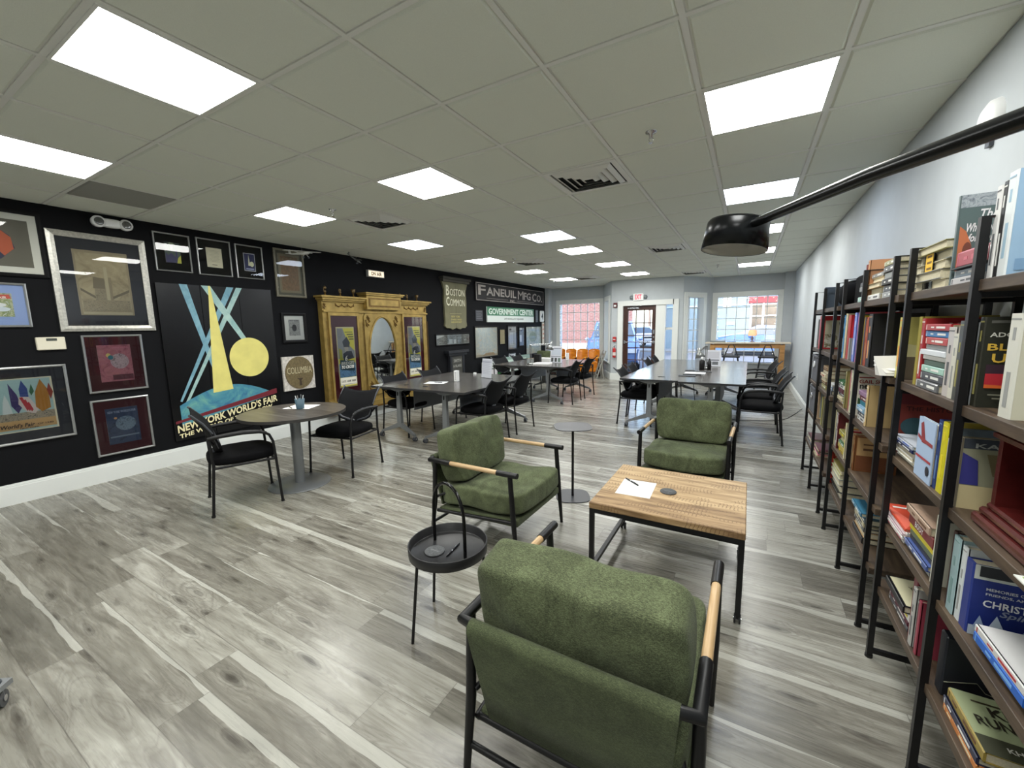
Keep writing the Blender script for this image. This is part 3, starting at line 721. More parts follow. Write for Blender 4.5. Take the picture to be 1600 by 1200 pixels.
def coaster(label, c, z, r=.05):
    m = mat((84, 86, 88), .9, noise=.35, nscale=120, name='mottled_grey_felt')
    a = MB(); a.lathe([(r * .97, 0), (r, .002), (r, .005), (r * .96, .007), (.0, .007)], m, 32)
    a.add([(r * .9 * math.cos(k * .26 * s_), r * .9 * math.sin(k * .26 * s_), .0073) for k in range(0) for s_ in (1,)] or [(-r * .5, -.004, .0073), (r * .5, -.004, .0073), (r * .5, .004, .0073), (-r * .5, .004, .0073)], [(0, 1, 2, 3)], mat((110, 112, 114), .9))
    o = a.build('coaster'); o.location = (c[0], c[1], z); return tag(o, label, 'coaster')
sheet('white sheet of paper lying on the wooden coffee table', (2.168, 1.831), .205, .262, math.radians(2), .5003)
pen('black pen lying on the white sheet on the coffee table', (2.118, 1.915), math.radians(-42), .5021, grp='black pens')
coaster('round grey coaster on the wooden coffee table', (2.354, 1.859), .5003, .048)

# ------------------------------------------------------------------ drum tray table with arched handle
DC = (1.47, .82)
t = thing('tray_table', 'round black tray table on three legs with an arched handle', 'side table', (DC[0], DC[1], 0))
a = MB(Matrix.Translation((0, 0, .035))); a.lathe([(.0, .366), (.188, .366), (.197, .372), (.199, .42), (.196, .423), (.192, .42), (.190, .378), (.186, .374), (.0, .374)], mat((27, 27, 29), .42, name='black_powder_coat'), 56); a.build('tray', t)
for an, f in ((-112, (1.39, .62)), (154, (1.275, .91)), (33, (1.655, .935))):
    r = math.radians(an); a = MB(); a.tube([(.17 * math.cos(r), .17 * math.sin(r), .405), (f[0] - DC[0], f[1] - DC[1], 0)], .0075, M_BLACKMETAL, 10); a.build('leg', t)
a = MB(); hp = []
p0 = Vector((-.125, .045, .405)); p1 = Vector((.125, -.025, .405))
for k in range(17):
    s = k / 16; an = math.pi * s; q = p0.lerp(p1, .5 - .5 * math.cos(an)); hp.append((q.x, q.y, .57 + .185 * math.sin(an) ** .8))
a.tube([tuple(p0)] + hp + [tuple(p1)], .0085, mat((18, 18, 19), .18, metal=.4, name='glossy_black_tube'), 12); a.build('handle', t)
coaster('round grey coaster on the black tray table', (1.42, .775), .409)
pen('black and silver pen on the black tray table', (1.495, .825), math.radians(98), .409, .13)

# ------------------------------------------------------------------ pedestal side table
t = thing('pedestal_table', 'small dark grey pedestal table with thin rounded-square top', 'side table', (1.43, 2.62, 0))
M_PED = mat((62, 64, 68), .4, metal=.2, name='dark_grey_powder_coat')
def squircle(r, n=48, e=3.2, rot=.5):
    out = []
    for k in range(n):
        a_ = 2 * math.pi * k / n; c, s = math.cos(a_), math.sin(a_); q = (abs(c) ** e + abs(s) ** e) ** (-1 / e) * r
        out.append((q * math.cos(a_ + rot), q * math.sin(a_ + rot)))
    return out
a = MB(); a.prism(squircle(.163), .640, .646, M_PED); a.build('table_top', t)
a = MB(); a.cyl((0, 0), .011, .006, .640, M_BLACKMETAL, 16); a.cyl((0, 0), .03, .634, .640, M_BLACKMETAL, 16); a.build('column', t)
a = MB(); a.prism(squircle(.15), 0, .007, M_PED); a.build('base', t)

# ------------------------------------------------------------------ meeting chairs (local front = +Y)
def make_chair():
    t = thing('meeting_chair', 'black chair', 'chair')
    for sx in (-1, 1):
        X = .265 * sx
        a = MB(); a.tube([(X * 1.03, .245, 0), (X, .225, .40), (X, .215, .56), (X * .995, .19, .625), (X * .99, .14, .658)], .0115, M_BLACKMETAL, 10); a.cyl((X * 1.03, .245), .015, 0, .015, M_BLACKPL, 10); a.build('leg', t)
        a = MB(); a.tube([(X * 1.02, -.265, 0), (X * .98, -.225, .43), (X * .96, -.235, .66)], .0115, M_BLACKMETAL, 10); a.cyl((X * 1.02, -.265), .015, 0, .015, M_BLACKPL, 10); a.build('leg', t)
        a = MB(); pth = [(X * .99, .17, .644), (X * .99, .12, .664), (X * .985, 0, .676), (X * .98, -.12, .672), (X * .965, -.245, .662)]
        a.tube(pth, [.012, .017, .019, .018, .014], M_BLACKPL, 10); a.build('armrest', t)
    a = MB(); a.tube([(-.26, .21, .405), (.26, .21, .405)], .011, M_BLACKMETAL, 8); a.tube([(-.26, -.22, .405), (.26, -.22, .405)], .011, M_BLACKMETAL, 8)
    for sx in (-1, 1): a.tube([(.262 * sx, .225, .405), (.258 * sx, -.225, .405)], .011, M_BLACKMETAL, 8)
    a.build('seat_frame', t)
    def dn(q, o):
        if q[1] > 0: o[0] *= 1 - .10 * q[1] ** 4
        o[2] -= .012 * max(0, q[1]) ** 4; return o
    a = MB(); a.pad((0, .0, .447), (.50, .51, .105), M_BLACKFAB, 3.6, (.02, .02, .10), 12, dent=dn); a.build('seat', t)
    # back: curved shell with a scooped top edge
    nu, nv = 16, 12; vs = []; fs = []
    def bp(u, v):
        hw = .235 * (1 - .0 * v) * (math.sin(min(1, (v + .02) / .28) * math.pi / 2) ** .55) * (1 + .06 * max(0, v - .6))
        x = u * hw; z = .485 + v * (.335 + .045 * abs(u) ** 2.2) + (.0 if v > .3 else .02 * (1 - v / .3) * (abs(u) ** 2))
        y = -.195 - .06 * v - .075 * v ** 2.6 + .055 * u * u * (1 - .5 * v) - .03 * abs(u) ** 3 * max(0, v - .7) / .3
        return (x, y, z)
    for j in range(nv + 1):
        for i in range(nu + 1): vs.append(bp(-1 + 2 * i / nu, j / nv))
    for j in range(nv):
        for i in range(nu): q = j * (nu + 1) + i; fs.append((q, q + 1, q + nu + 2, q + nu + 1))
    a = MB(); a.add(vs, fs, M_MESH, True); a.build('backrest', t, solid=.012)
    a = MB(); pts = [bp(-1, v) for v in (.62, .45, .3, .18, .08)] + [bp(u, .0) for u in (-.8, -.4, 0, .4, .8)] + [bp(1, v) for v in (.08, .18, .3, .45, .62)]
    pts = [(x * .93, y - .012, z + .01) for x, y, z in pts]; a.tube(pts, [.004, .007, .010, .012, .013] + [.014] * 5 + [.013, .012, .010, .007, .004], M_GREYPL, 8); a.build('back_support', t)
    for sx in (-1, 1):
        a = MB(); a.tube([(.255 * sx, -.235, .655), (.235 * sx, -.24, .65), (.205 * sx, -.21, .60)], .010, M_BLACKPL, 8)
        p = bp(sx, 1.0); a.tube([bp(sx, .55), bp(sx, .8), p, (p[0] + .008 * sx, p[1] - .008, p[2] + .004)], [.006, .008, .010, .010], M_GREYPL, 8)
        a.build('back_bracket', t)
    return t
ch = make_chair(); GC = 'black mesh-back meeting chairs'
R90 = math.pi / 2
chairs = [
    ((-1.19, 1.19), math.radians(-21), 'black chair in front of the round table, nearest the camera'),
    ((-1.07, 2.19), math.radians(192), 'black chair at the round table on the gold cabinet side, facing the camera'),
    ((-.35, 3.81), R90, 'black chair on the aisle side of the middle-left table, nearer the camera'),
    ((-.33, 4.53), R90, 'black chair on the aisle side of the middle-left table, farther one'),
    ((-1.60, 3.72), -R90, 'black chair in front of the gold cabinet mirror, wall side of the middle-left table'),
    ((-1.62, 4.56), -R90, 'black chair on the wall side of the middle-left table, farther from the round table'),
    ((-.46, 6.95), R90 + .05, 'black chair on the aisle side of the far-left table, nearer the camera'),
    ((-.46, 7.73), R90 - .04, 'black chair on the aisle side of the far-left table, nearer the orange seats'),
    ((-1.84, 7.12), -R90 - .15, 'black chair on the wall side of the far-left table, under the larger framed map'),
    ((-1.84, 7.95), -R90, 'black chair on the wall side of the far-left table, farther from the camera'),
    ((2.90, 5.50), R90 - .02, 'black chair on the right side of the long right table, nearest the camera'),
    ((2.88, 6.18), R90, 'black chair on the right side of the long right table, second from the camera'),
    ((2.88, 7.75), R90 + .1, 'black chair on the right side of the long right table, nearest the stools'),
    ((1.28, 5.80), -R90, 'black chair on the left side of the long right table, nearest the camera'),
    ((1.28, 6.46), -R90, 'black chair on the left side of the long right table, second from the camera'),
    ((1.28, 7.70), -R90, 'black chair on the left side of the long right table, third from the camera'),
    ((1.28, 8.40), -R90, 'black chair on the left side of the long right table, nearest the door'),
]
for (x, y), rz, lab in chairs: used_copy(ch, _u, (x, y, 0), rz, lab, GC)

# ------------------------------------------------------------------ round table
t = thing('round_table', 'round grey-brown wood-look table on a silver pedestal', 'table', (-1.11, 1.66, 0))
a = MB(); a.cyl((0, 0), .475, .715, .742, mat((52, 50, 48), .5), 72); a.cyl((0, 0), .474, .741, .7425, M_TOP, 72); a.build('table_top', t)
a = MB(); a.cyl((0, 0), .048, .02, .70, M_GREYMETAL, 32); a.box((0, 0, .706), (.36, .36, .016), M_GREYMETAL); a.build('column', t)
a = MB(); a.lathe([(.28, 0), (.285, .004), (.28, .010), (.06, .022), (.0, .022)], M_GREYMETAL, 56); a.build('base', t)
sheet('white sheet of paper on the round table under the blue cup', (-1.24, 1.83), .28, .216, math.radians(25), .7427)
pen('black pen on the white sheet on the round table', (-1.30, 1.74), math.radians(-20), .7445, grp='black pens')
t = thing('pencil_cup', 'blue-grey cup of pens on the round table', 'cup', (-1.16, 1.76, .7445))
a = MB(); a.lathe([(.036, 0), (.046, .10), (.0435, .10), (.034, .006), (.0, .006)], mat((72, 98, 112), .5, name='blue_grey_plastic'), 28); a.build('cup', t)
for k in range(6):
    an = k * 1.05; a = MB(); a.tube([(.012 * math.cos(an), .012 * math.sin(an), .01), (.036 * math.cos(an), .036 * math.sin(an), .125 + .008 * (k % 3))], .004, (M_BLACKPL, M_WHITE, M_CHROME)[k % 3], 6); a.build('pen', t)

# ------------------------------------------------------------------ folding tables on wheels (long side along Y)
def make_table():
    t = thing('folding_table', 'table', 'table')
    hw, hl = .41, .92
    a = MB(); pl = rrect(-hw, -hl, hw, hl, .03, 3); a.prism(pl, .713, .740, mat((46, 46, 47), .5, name='dark_edge_band'), mtop=M_TOPY); a.build('table_top', t)
    for sy in (-1, 1):
        y = sy * (hl - .14)
        a = MB()
        a.hull([(-.028, y - .02, .68), (.028, y - .02, .68), (-.028, y + .02, .68), (.028, y + .02, .68), (-.04, y - .025, .16), (.04, y - .025, .16), (-.04, y + .025, .16), (.04, y + .025, .16)], M_GREYMETAL)
        a.hull([(-.20, y - .03, .713), (.20, y - .03, .713), (-.20, y + .03, .713), (.20, y + .03, .713), (-.05, y - .025, .665), (.05, y - .025, .665), (-.05, y + .025, .665), (.05, y + .025, .665)], M_GREYMETAL)
        for sx in (-1, 1):
            a.hull([(sx * .02, y - .022, .15), (sx * .02, y + .022, .15), (sx * .02, y - .022, .22), (sx * .02, y + .022, .22),
                    (sx * .31, y + sy * .05 - .018, .065), (sx * .31, y + sy * .05 + .018, .065), (sx * .31, y + sy * .05 - .018, .095), (sx * .31, y + sy * .05 + .018, .095)], M_GREYMETAL)
        a.box((0, y - .026, .63), (.016, .006, .05), M_BLACKPL)
        lg = a.build('leg', t)
        for sx in (-1, 1):
            a = MB(); cx, cy = sx * .315, y + sy * .055; Mw = Matrix.Translation((cx, cy, .03)) @ Matrix.Rotation(math.pi / 2, 4, 'Y') 
            for q in (-.014, .014): a.cyl((0, 0), .03, q - .008, q + .008, M_GREYPL, 18, M=Mw)
            a.cyl((0, 0), .012, -.026, .026, M_CHROME, 10, M=Mw); a.bx(cx - .012, cx + .012, cy - .012, cy + .012, .03, .075, M_GREYMETAL); a.build('caster', lg)
    a = MB(); a.tube([(0, -hl + .14, .66), (0, hl - .14, .66)], .018, M_GREYMETAL, 8); a.build('rail', t)
    a = MB(); a.bx(.10, .106, -.60, .60, .37, .70, mat((104, 107, 110), .5, metal=.3, noise=.25, nscale=260, name='perforated_grey_steel')); a.build('modesty_panel', t)
    return t
tb = make_table(); GT = 'wheeled folding tables'
for (x, y), lab in [((-1.458, 4.18), 'wheeled dark table in front of the gold cabinet, wall-side half of the pair'), ((-.64, 4.18), 'wheeled dark table in front of the gold cabinet, aisle-side half of the pair'),
                    ((-1.53, 7.50), 'wheeled dark table under the framed maps, wall-side half of the pair'), ((-.71, 7.50), 'wheeled dark table under the framed maps, aisle-side half of the pair'),
                    ((1.50, 6.26), 'wheeled table of the long right group, near left quarter'), ((2.32, 6.18), 'wheeled table of the long right group, near right quarter'),
                    ((1.50, 8.11), 'wheeled table of the long right group, far left quarter'), ((2.32, 8.03), 'wheeled table of the long right group, far right quarter')]:
    used_copy(tb, _u, (x, y, 0), 0, lab, GT)

# rolling stand whose front foot and caster just enter the picture
t = thing('rolling_stand', 'silver-grey wheeled stand foot with caster at the lower left edge', 'stand', (-.25, -.78, 0))
for dx, dy in ((.37, .32), (-.37, .32), (.37, -.32), (-.37, -.32)):
    u = Vector((dx, dy, 0)).normalized(); w = Vector((-u.y, u.x, 0)) * .028; e = Vector((dx, dy, 0))
    a = MB(); a.hull([tuple(p + q + Vector((0, 0, z))) for p, zz in ((Vector((0, 0, 0)), (.10, .15)), (e + u * .03, (.078, .10))) for q in (w, -w) for z in zz], M_GREYMETAL); a.cyl((dx, dy), .014, .098, .112, M_GREYPL, 14); ft = a.build('foot', t)
    a = MB(); Mw = Matrix.Translation((dx, dy - .01, .033)) @ Matrix.Rotation(math.radians(60), 4, 'Z') @ Matrix.Rotation(math.pi / 2, 4, 'Y')
    for q in (-.015, .015): a.cyl((0, 0), .033, q - .009, q + .009, mat((70, 72, 74), .5), 20, M=Mw)
    a.cyl((0, 0), .013, -.028, .028, M_CHROME, 12, M=Mw); a.bx(dx - .013, dx + .013, dy - .013, dy + .013, .035, .08, M_GREYMETAL); a.build('caster', ft)
a = MB(); a.cyl((0, 0), .03, .12, 1.0, M_GREYMETAL, 20); a.build('column', t)
a = MB(); a.cbox((0, 0, 1.01), (.42, .36, .02), .004, M_GREYMETAL); a.build('tray', t)
# ------------------------------------------------------------------ framed pictures on the black wall (u = y, v = z)
GP = 'framed pictures on the black wall'
def framed(label, y0, y1, z0, z1, fw, fm, items, matm=None, mw=0.0, glass=True, depth=.028, name='framed_picture', cat='picture', base=None, group=GP, M0=LEFTW, org=None, tilt=0):
    cy = (y0 + y1) / 2; loc = org if org else (XL, cy, z0)
    t = thing(name, label, cat, loc, 0, group)
    w = y1 - y0; h = z1 - z0
    M = M0.copy(); M.translation = Vector((0, 0, 0)); M = M @ Matrix.Translation((-w / 2, 0, 0))
    f = MB(M)
    def mold(a, b, c, d):                       # mitred moulding with a raised inner lip
        f.add([(0, 0, 0), (w, 0, 0), (w, h, 0), (0, h, 0), (0, 0, depth * .8), (w, 0, depth * .8), (w, h, depth * .8), (0, h, depth * .8),
               (fw * .5, fw * .5, depth), (w - fw * .5, fw * .5, depth), (w - fw * .5, h - fw * .5, depth), (fw * .5, h - fw * .5, depth),
               (fw, fw, depth * .7), (w - fw, fw, depth * .7), (w - fw, h - fw, depth * .7), (fw, h - fw, depth * .7),
               (fw, fw, 0.002), (w - fw, fw, 0.002), (w - fw, h - fw, 0.002), (fw, h - fw, 0.002)],
              [(q + k * 4, (q + 1) % 4 + k * 4, (q + 1) % 4 + k * 4 + 4, q + k * 4 + 4) for k in range(4) for q in range(4)], fm)
    mold(0, 0, 0, 0); f.build('frame', t)
    if mw:
        b = MB(M); b.bx(fw, w - fw, fw, h - fw, .002, .006, matm); b.build('mat_board', t)
    p = MB(M @ Matrix.Translation((fw + mw, fw + mw, .006))); pw = w - 2 * (fw + mw); ph = h - 2 * (fw + mw)
    p.bx(0, pw, 0, ph, -.002, 0.0008, base or M_PAPER)
    art(p, items, pw, ph, .0008); p.build('print', t)
    if glass:
        g = MB(M); n = depth * .68; g.poly([(fw, fw, n), (w - fw, fw, n), (w - fw, h - fw, n), (fw, h - fw, n)], M_GLASS); g.build('picture_glass', t)
    return t
fm_black = mat((10, 10, 12), .6, spec=.25, name='black_frame'); fm_sil = mat((170, 172, 172), .28, metal=.7, name='brushed_silver_frame')
M_MATW = mat((228, 226, 216), .8); M_MATM = mat((70, 28, 36), .85, name='maroon_mat_board'); M_MATB = mat((150, 170, 214), .8, name='pale_blue_mat_board'); M_MATG = mat((96, 94, 82), .8)
# 1 upper left corner
framed('black and white framed orange and navy emblem, uppermost at the left edge', -.35, .57, 2.05, 2.63, .03, fm_black, [
    ('r', 0, 0, 1, 1, (104, 100, 86)), ('p', [(.5, .04), (.75, .15), (.87, .40), (.84, .66), (.68, .92), (.3, .96), (.3, .04)], (36, 38, 74)),
    ('p', [(.70, .90), (.85, .62), (.86, .38), (.78, .22), (.70, .42)], (196, 92, 48)), ('c', .5, .48, .13, .17, (196, 200, 204)), ('p', [(.42, .30), (.78, .36), (.66, .24), (.42, .2)], (188, 80, 56)),
    ('t', "WORLD'S", .34, .70, .68, .79, (214, 214, 220)), ('t', 'FAIR', .40, .60, .62, .68, (214, 214, 220))], M_MATW, .055)
# 2 big silver frame
framed('largest framed picture, sepia etching in a wide silver frame with dark mat', .585, 1.315, 1.555, 2.51, .055, M_SILVERFR, [
    ('r', 0, 0, 1, 1, (150, 138, 112)), ('r', .04, .05, .96, .96, print_mat('sepia_etching', [(128, 116, 92), (164, 152, 124), (180, 168, 138)], 5, rough=.7)),
    ('p', [(.28, .42), (.30, .60), (.50, .58), (.50, .42)], (118, 108, 88)), ('r', .51, .08, .57, .76, (176, 166, 138)), ('r', .575, .20, .63, .60, (140, 128, 104)),
    ('p', [(.05, .42), (.05, .38), (.30, .26), (.3, .30)], (108, 98, 80)), ('p', [(.95, .42), (.95, .38), (.62, .26), (.62, .30)], (108, 98, 80)),
    ('r', .30, .10, .50, .42, print_mat('etched_crowd', [(92, 84, 68), (150, 140, 116), (112, 102, 84)], 60)), ('r', .06, .06, .94, .24, print_mat('etched_crowd_fine', [(88, 80, 64), (158, 146, 120), (104, 96, 78)], 90)), ('r', .04, .01, .96, .05, (176, 166, 138))], M_MAT_DK, .105)
# 3 row of three small silver frames
framed('leftmost of three small silver frames in a row, night picture with yellow and purple', 1.395, 1.74, 2.215, 2.635, .014, fm_sil, [
    ('r', 0, 0, 1, 1, (66, 84, 76)), ('p', [(0, 0), (1, 0), (.8, .3), (.75, .85), (.66, .3), (.4, .5), (.2, .35), (.05, .5)], (44, 40, 92)), ('p', [(.72, 0), (1, 0), (1, .4), (.8, .25)], (190, 190, 60)), ('p', [(.3, 1), (.45, .5), (.6, 1)], (160, 172, 140))], M_BLACKFAB, .085)
framed('middle of three small silver frames in a row, cream typed letter', 1.805, 2.175, 2.21, 2.64, .014, fm_sil, [
    ('r', 0, 0, 1, 1, (214, 208, 184))] + [('r', .18 + .05 * (k % 3), .86 - .07 * k, .82 - .06 * (k % 2), .87 - .07 * k, (150, 144, 124)) for k in range(9)] + [('r', .3, .12, .62, .15, (110, 104, 92))], M_BLACKFAB, .085)
framed('rightmost of three small silver frames in a row, navy poster with yellow ball', 2.23, 2.57, 2.21, 2.635, .014, fm_sil, [
    ('r', 0, 0, 1, 1, (190, 192, 200)), ('r', .05, .04, .95, .96, (34, 38, 86)), ('p', [(.36, .3), (.44, .95), (.54, .3)], (216, 214, 190)), ('c', .68, .40, .18, .15, (222, 222, 190)), ('r', .15, .08, .85, .16, (150, 156, 190))], M_BLACKFAB, .085)
# 4 pale blue one
framed('pale blue matted picture in silver frame at the left edge, above the thermostat', -.28, .41, 1.60, 1.99, .018, fm_sil, [
    ('r', 0, 0, 1, 1, print_mat('map_print', [(40, 70, 110), (196, 196, 160), (110, 130, 60), (226, 226, 220)], 22)), ('p', [(.35, .85), (.97, .95), (.99, .78), (.5, .68)], (200, 70, 50)), ('c', .8, .5, .12, .1, (228, 230, 232)), ('c', .86, .32, .1, .1, (214, 222, 230)), ('t', "WORLD'S FAIR", .52, .76, .94, .88, (240, 236, 226))], M_MATB, .075)
# 5 flags poster
framed("framed travel poster with hanging flags, lowest at the left edge, dark mat", -.06, .575, .545, 1.245, .02, fm_sil, [
    ('r', 0, 0, 1, 1, (226, 220, 196)), ('r', .03, .02, .97, .98, (168, 198, 200)), ('r', .03, .16, .97, .36, print_mat('crowd_print', [(60, 62, 66), (170, 160, 140), (110, 104, 96)], 50)), ('r', .03, .05, .97, .22, (196, 160, 110)),
    ('p', [(.36, .92), (.46, .70), (.50, .45), (.44, .35), (.36, .50)], (58, 46, 104)), ('p', [(.55, .96), (.50, .80), (.50, .66), (.62, .62), (.62, .80)], (52, 74, 140)),
    ('p', [(.48, .66), (.62, .64), (.74, .40), (.68, .32), (.56, .36), (.46, .52)], (206, 196, 192))] + [('p', [(.485 + .05 * k, .64 - .055 * k), (.53 + .04 * k, .65 - .05 * k), (.60 + .03 * k, .42 - .012 * k), (.57 + .03 * k, .38 - .01 * k)], (176, 46, 58)) for k in range(3)] + [
    ('p', [(.82, .96), (.72, .72), (.70, .44), (.78, .34), (.92, .40), (.92, .74)], (170, 118, 40)), ('p', [(.94, .88), (.90, .74), (.94, .56), (.99, .70)], (140, 54, 40)), ('p', [(.68, .88), (.64, .74), (.66, .66), (.71, .74)], (52, 104, 74)),
    ('p', [(.22, .36), (.25, .58), (.29, .72), (.33, .58), (.36, .36)], (206, 214, 214)),
    ('i', "World's Fair", .16, .085, .64, .16, (40, 32, 34)), ('t', 'OF 1940', .68, .10, .92, .13, (60, 46, 40)), ('t', 'NEW YORK', .42, .05, .70, .075, (60, 46, 40)), ('r', .08, .88, .22, .90, (80, 90, 96)), ('r', .08, .84, .20, .86, (80, 90, 96)), ('r', .08, .80, .24, .82, (80, 90, 96))], M_MAT_DK, .085)
# 6, 7 maroon pair
framed('maroon matted pink globe print in silver frame, upper of the pair', .712, 1.18, .93, 1.515, .018, fm_sil, [
    ('r', 0, 0, 1, 1, print_mat('pink_print', [(132, 66, 84), (178, 110, 124), (146, 84, 100)], 10)), ('c', .62, .55, .28, .21, print_mat('globe_pink', [(58, 44, 56), (190, 170, 178), (110, 86, 98)], 22)), ('c', .30, .72, .07, .055, (214, 196, 120)), ('c', .36, .66, .08, .06, (44, 120, 140)),
    ('r', .35, .04, .98, .18, (96, 44, 60)), ('t', 'UNISPHERE', .42, .90, .92, .95, (196, 120, 140))], M_MATM, .085)
framed('maroon matted blue globe print in silver frame, lower of the pair', .70, 1.165, .27, .855, .018, fm_sil, [
    ('r', 0, 0, 1, 1, print_mat('night_blue_print', [(28, 38, 62), (52, 68, 100), (36, 48, 76)], 9)), ('c', .58, .55, .32, .20, print_mat('globe_blue', [(34, 46, 70), (120, 140, 160), (62, 80, 108)], 24)), ('c', .28, .72, .05, .03, (200, 150, 110)), ('r', .05, .18, .95, .22, (110, 126, 146)),
    ('t', "NEW YORK WORLD'S FAIR", .06, .86, .94, .93, (150, 162, 190))], M_MATM, .085)
# 8 sepia map, 9 small black frame
framed('sepia figure print in greenish frame hung beside the model aeroplane', 2.72, 3.16, 2.00, 2.66, .028, mat((112, 108, 92), .5, noise=.15), [
    ('r', 0, 0, 1, 1, (132, 122, 98)), ('r', .10, .06, .90, .94, print_mat('sepia_figures', [(70, 60, 46), (140, 110, 80), (112, 88, 62), (150, 134, 104)], 16))], M_MATG, .035)
framed('small black framed engraving with white mat, above the round-sign board', 2.745, 3.12, 1.35, 1.78, .042, fm_black, [
    ('r', 0, 0, 1, 1, (232, 232, 228)), ('r', .22, .18, .80, .84, print_mat('engraving', [(40, 40, 42), (190, 190, 188), (96, 96, 98)], 60)), ('c', .5, .5, .12, .14, (52, 52, 56)), ('t', 'NEW YORK', .28, .80, .74, .84, (60, 60, 62))])
# 10 round sign board
t = thing('sign_board', 'square weathered board with round brown street sign reading COLUMBIA', 'sign', (XL, 2.935, .665))
a = MB(LEFTW); a.M = LEFTW.copy(); a.M.translation = Vector((0, 0, 0))
a.bx(-.24, .24, 0, .49, 0, .03, mat((206, 200, 192), .8, noise=.25, nscale=30)); a.build('board', t)
a = MB(LEFTW); c = [(x, z) for x, z in ell(0, .25, .215, .235, 40)]; a.prism(c, .03, .042, mat((108, 94, 62), .6, noise=.25, nscale=40, bump=.4)); dsk = a.build('sign_disc', t)
a = MB(LEFTW); a.text('COLUMBIA', -.19, .24, .19, .335, .0435, mat((196, 186, 150), .7), .0, fit=True); a.poly([(-.02, .06, .043), (.02, .06, .043), (.015, .14, .043), (.05, .17, .043), (-.05, .17, .043), (-.015, .14, .043)], mat((60, 46, 30), .7)); a.build('lettering', dsk)
# ------------------------------------------------------------------ large panel painting: plain geometric stand-in with its lettering
t = thing('wall_mural', "large black three-board mural with pale yellow wedge and disc lettered NEW YORK WORLD'S FAIR", 'mural', (XL, 1.985, .27))
MW = Matrix.Translation((0, -1.985, -.27)) @ LEFTW
gl_black = mat((8, 8, 11), .25, name='glossy_black_board')
for a0, a1 in ((1.36, 1.785), (1.79, 2.215), (2.22, 2.63)):
    a = MB(MW); a.bx(a0, a1, .27 if a0 < 2 else .30, 2.08, 0, .022, gl_black); a.build('board', t)
a = MB(MW); yel = mat((224, 214, 124), .5, noise=.08, nscale=6); n = .0228
bl1 = print_mat('beam_blue', [(92, 140, 160), (132, 176, 190)], 6, rough=.5); bl2 = print_mat('beam_pale', [(128, 168, 170), (176, 204, 196)], 6, rough=.5)
def q_(pts, m, k): a.poly([(y, z, n + .0004 * k) for y, z in pts], m)
q_([(1.58, 2.08), (1.66, 2.08), (1.90, .90), (1.87, .88)], bl1, 1)
q_([(2.08, 2.08), (2.16, 2.08), (1.47, .72), (1.45, .73)], bl1, 2); q_([(2.19, 2.08), (2.26, 2.08), (1.53, .70), (1.50, .70)], bl2, 2)
q_([(1.80, 2.08), (1.90, 2.08), (2.34, 1.28), (2.29, 1.26)], bl2, 3)
a.poly([(y, z, n + .002) for y, z in [(1.44 + 1.10 * k / 24, .64 + .22 * math.sin(math.pi * (k + 1.5) / 27)) for k in range(25)] + [(2.54, .66), (1.44, .46)][0:1] + [(1.44, .44)]], print_mat('hill_teal', [(40, 92, 140), (72, 140, 160), (112, 170, 160)], 4, rough=.5))
q_([(1.875, 2.08), (1.895, 2.08), (2.03, .80), (1.80, .78)], yel, 6); 
a.poly([(y, z, n + .003) for y, z in ell(2.27, 1.19, .245, .255, 48)], yel)
q_([(1.38, .50), (2.58, .735), (2.58, .665), (1.38, .47)], mat((112, 30, 42), .5), 8)
cr = mat((236, 226, 178), .5)
def wtxt(s, y0, y1, za, zb, h, k=9):
    vs, fs, asp = text_geo(s, .03); a.add([(y0 + (y1 - y0) * u, (za + (zb - za) * u) + h * v, n + .0004 * k) for u, v in vs], fs, cr)
wtxt("NEW YORK WORLD'S FAIR", 1.39, 2.58, .36, .555, .095); wtxt('THE WORLD OF TOMORROW', 1.40, 2.50, .292, .475, .052)
a.build('painted_design', t)
for y_ in (1.44, 2.55):
    for z_ in (2.04,): 
        pass
# ------------------------------------------------------------------ small wall devices
t = thing('thermostat', 'cream thermostat beside the flags poster', 'thermostat', (XL, .505, 1.385))
M0 = LEFTW
a = MB(M0); a.cbox((0, .06, .016), (.19, .12, .032), .006, mat((222, 216, 196), .5)); a.build('thermostat_case', t)
a = MB(M0); a.bx(-.03, .04, .085, .108, .032, .0335, mat((70, 74, 68), .3)); a.build('display', t)
t = thing('emergency_light', 'white twin-head emergency light high on the black wall', 'emergency light', (XL, 1.06, 2.67))
a = MB(M0); a.pad((0, -.035, .045), (.17, .085, .085), M_WHITE, 3.5); a.build('light_case', t)
for s in (-1, 1):
    a = MB(M0); a.lathe([(.0, .03), (.052, .035), (.056, .08), (.05, .092), (.0, .092)], M_WHITE, 20, M=Matrix.Translation((s * .105, -.035, 0))); lm = a.build('lamp_head', t)
    a = MB(M0); a.lathe([(.0, .0925), (.038, .0925), (.030, .094), (.0, .094)], mat((120, 122, 124), .15, metal=.8, noise=.3, nscale=90), 16, M=Matrix.Translation((s * .105, -.035, 0))); a.build('lens', lm)
t = thing('lit_sign', 'small lit ON AIR sign above the gold cabinet', 'sign', (XL, 4.5, 2.42))
a = MB(M0); a.bx(-.19, .17, 0, .115, 0, .05, mat((160, 160, 156), .4)); a.build('sign_box', t)
a = MB(M0); a.bx(-.175, .155, .012, .103, .05, .0515, mat((255, 236, 206), .5, emit=.9)); fc = a.build('sign_face', t)
a = MB(M0); a.text('ON AIR', -.13, .025, .11, .09, .0525, mat((40, 28, 24), .6), .03); a.build('lettering', fc)
t = thing('smoke_strobe', 'round white fixture high on the grey wall behind the arc lamp', 'wall fixture', (XR, 2.06, 2.385))
a = MB(); Mr = Matrix.Rotation(-R90, 4, 'Y'); a.M = Mr; a.lathe([(.0, .045), (.05, .042), (.08, .025), (.088, .0)][::-1], M_WHITE, 32); a.build('fixture_body', t)
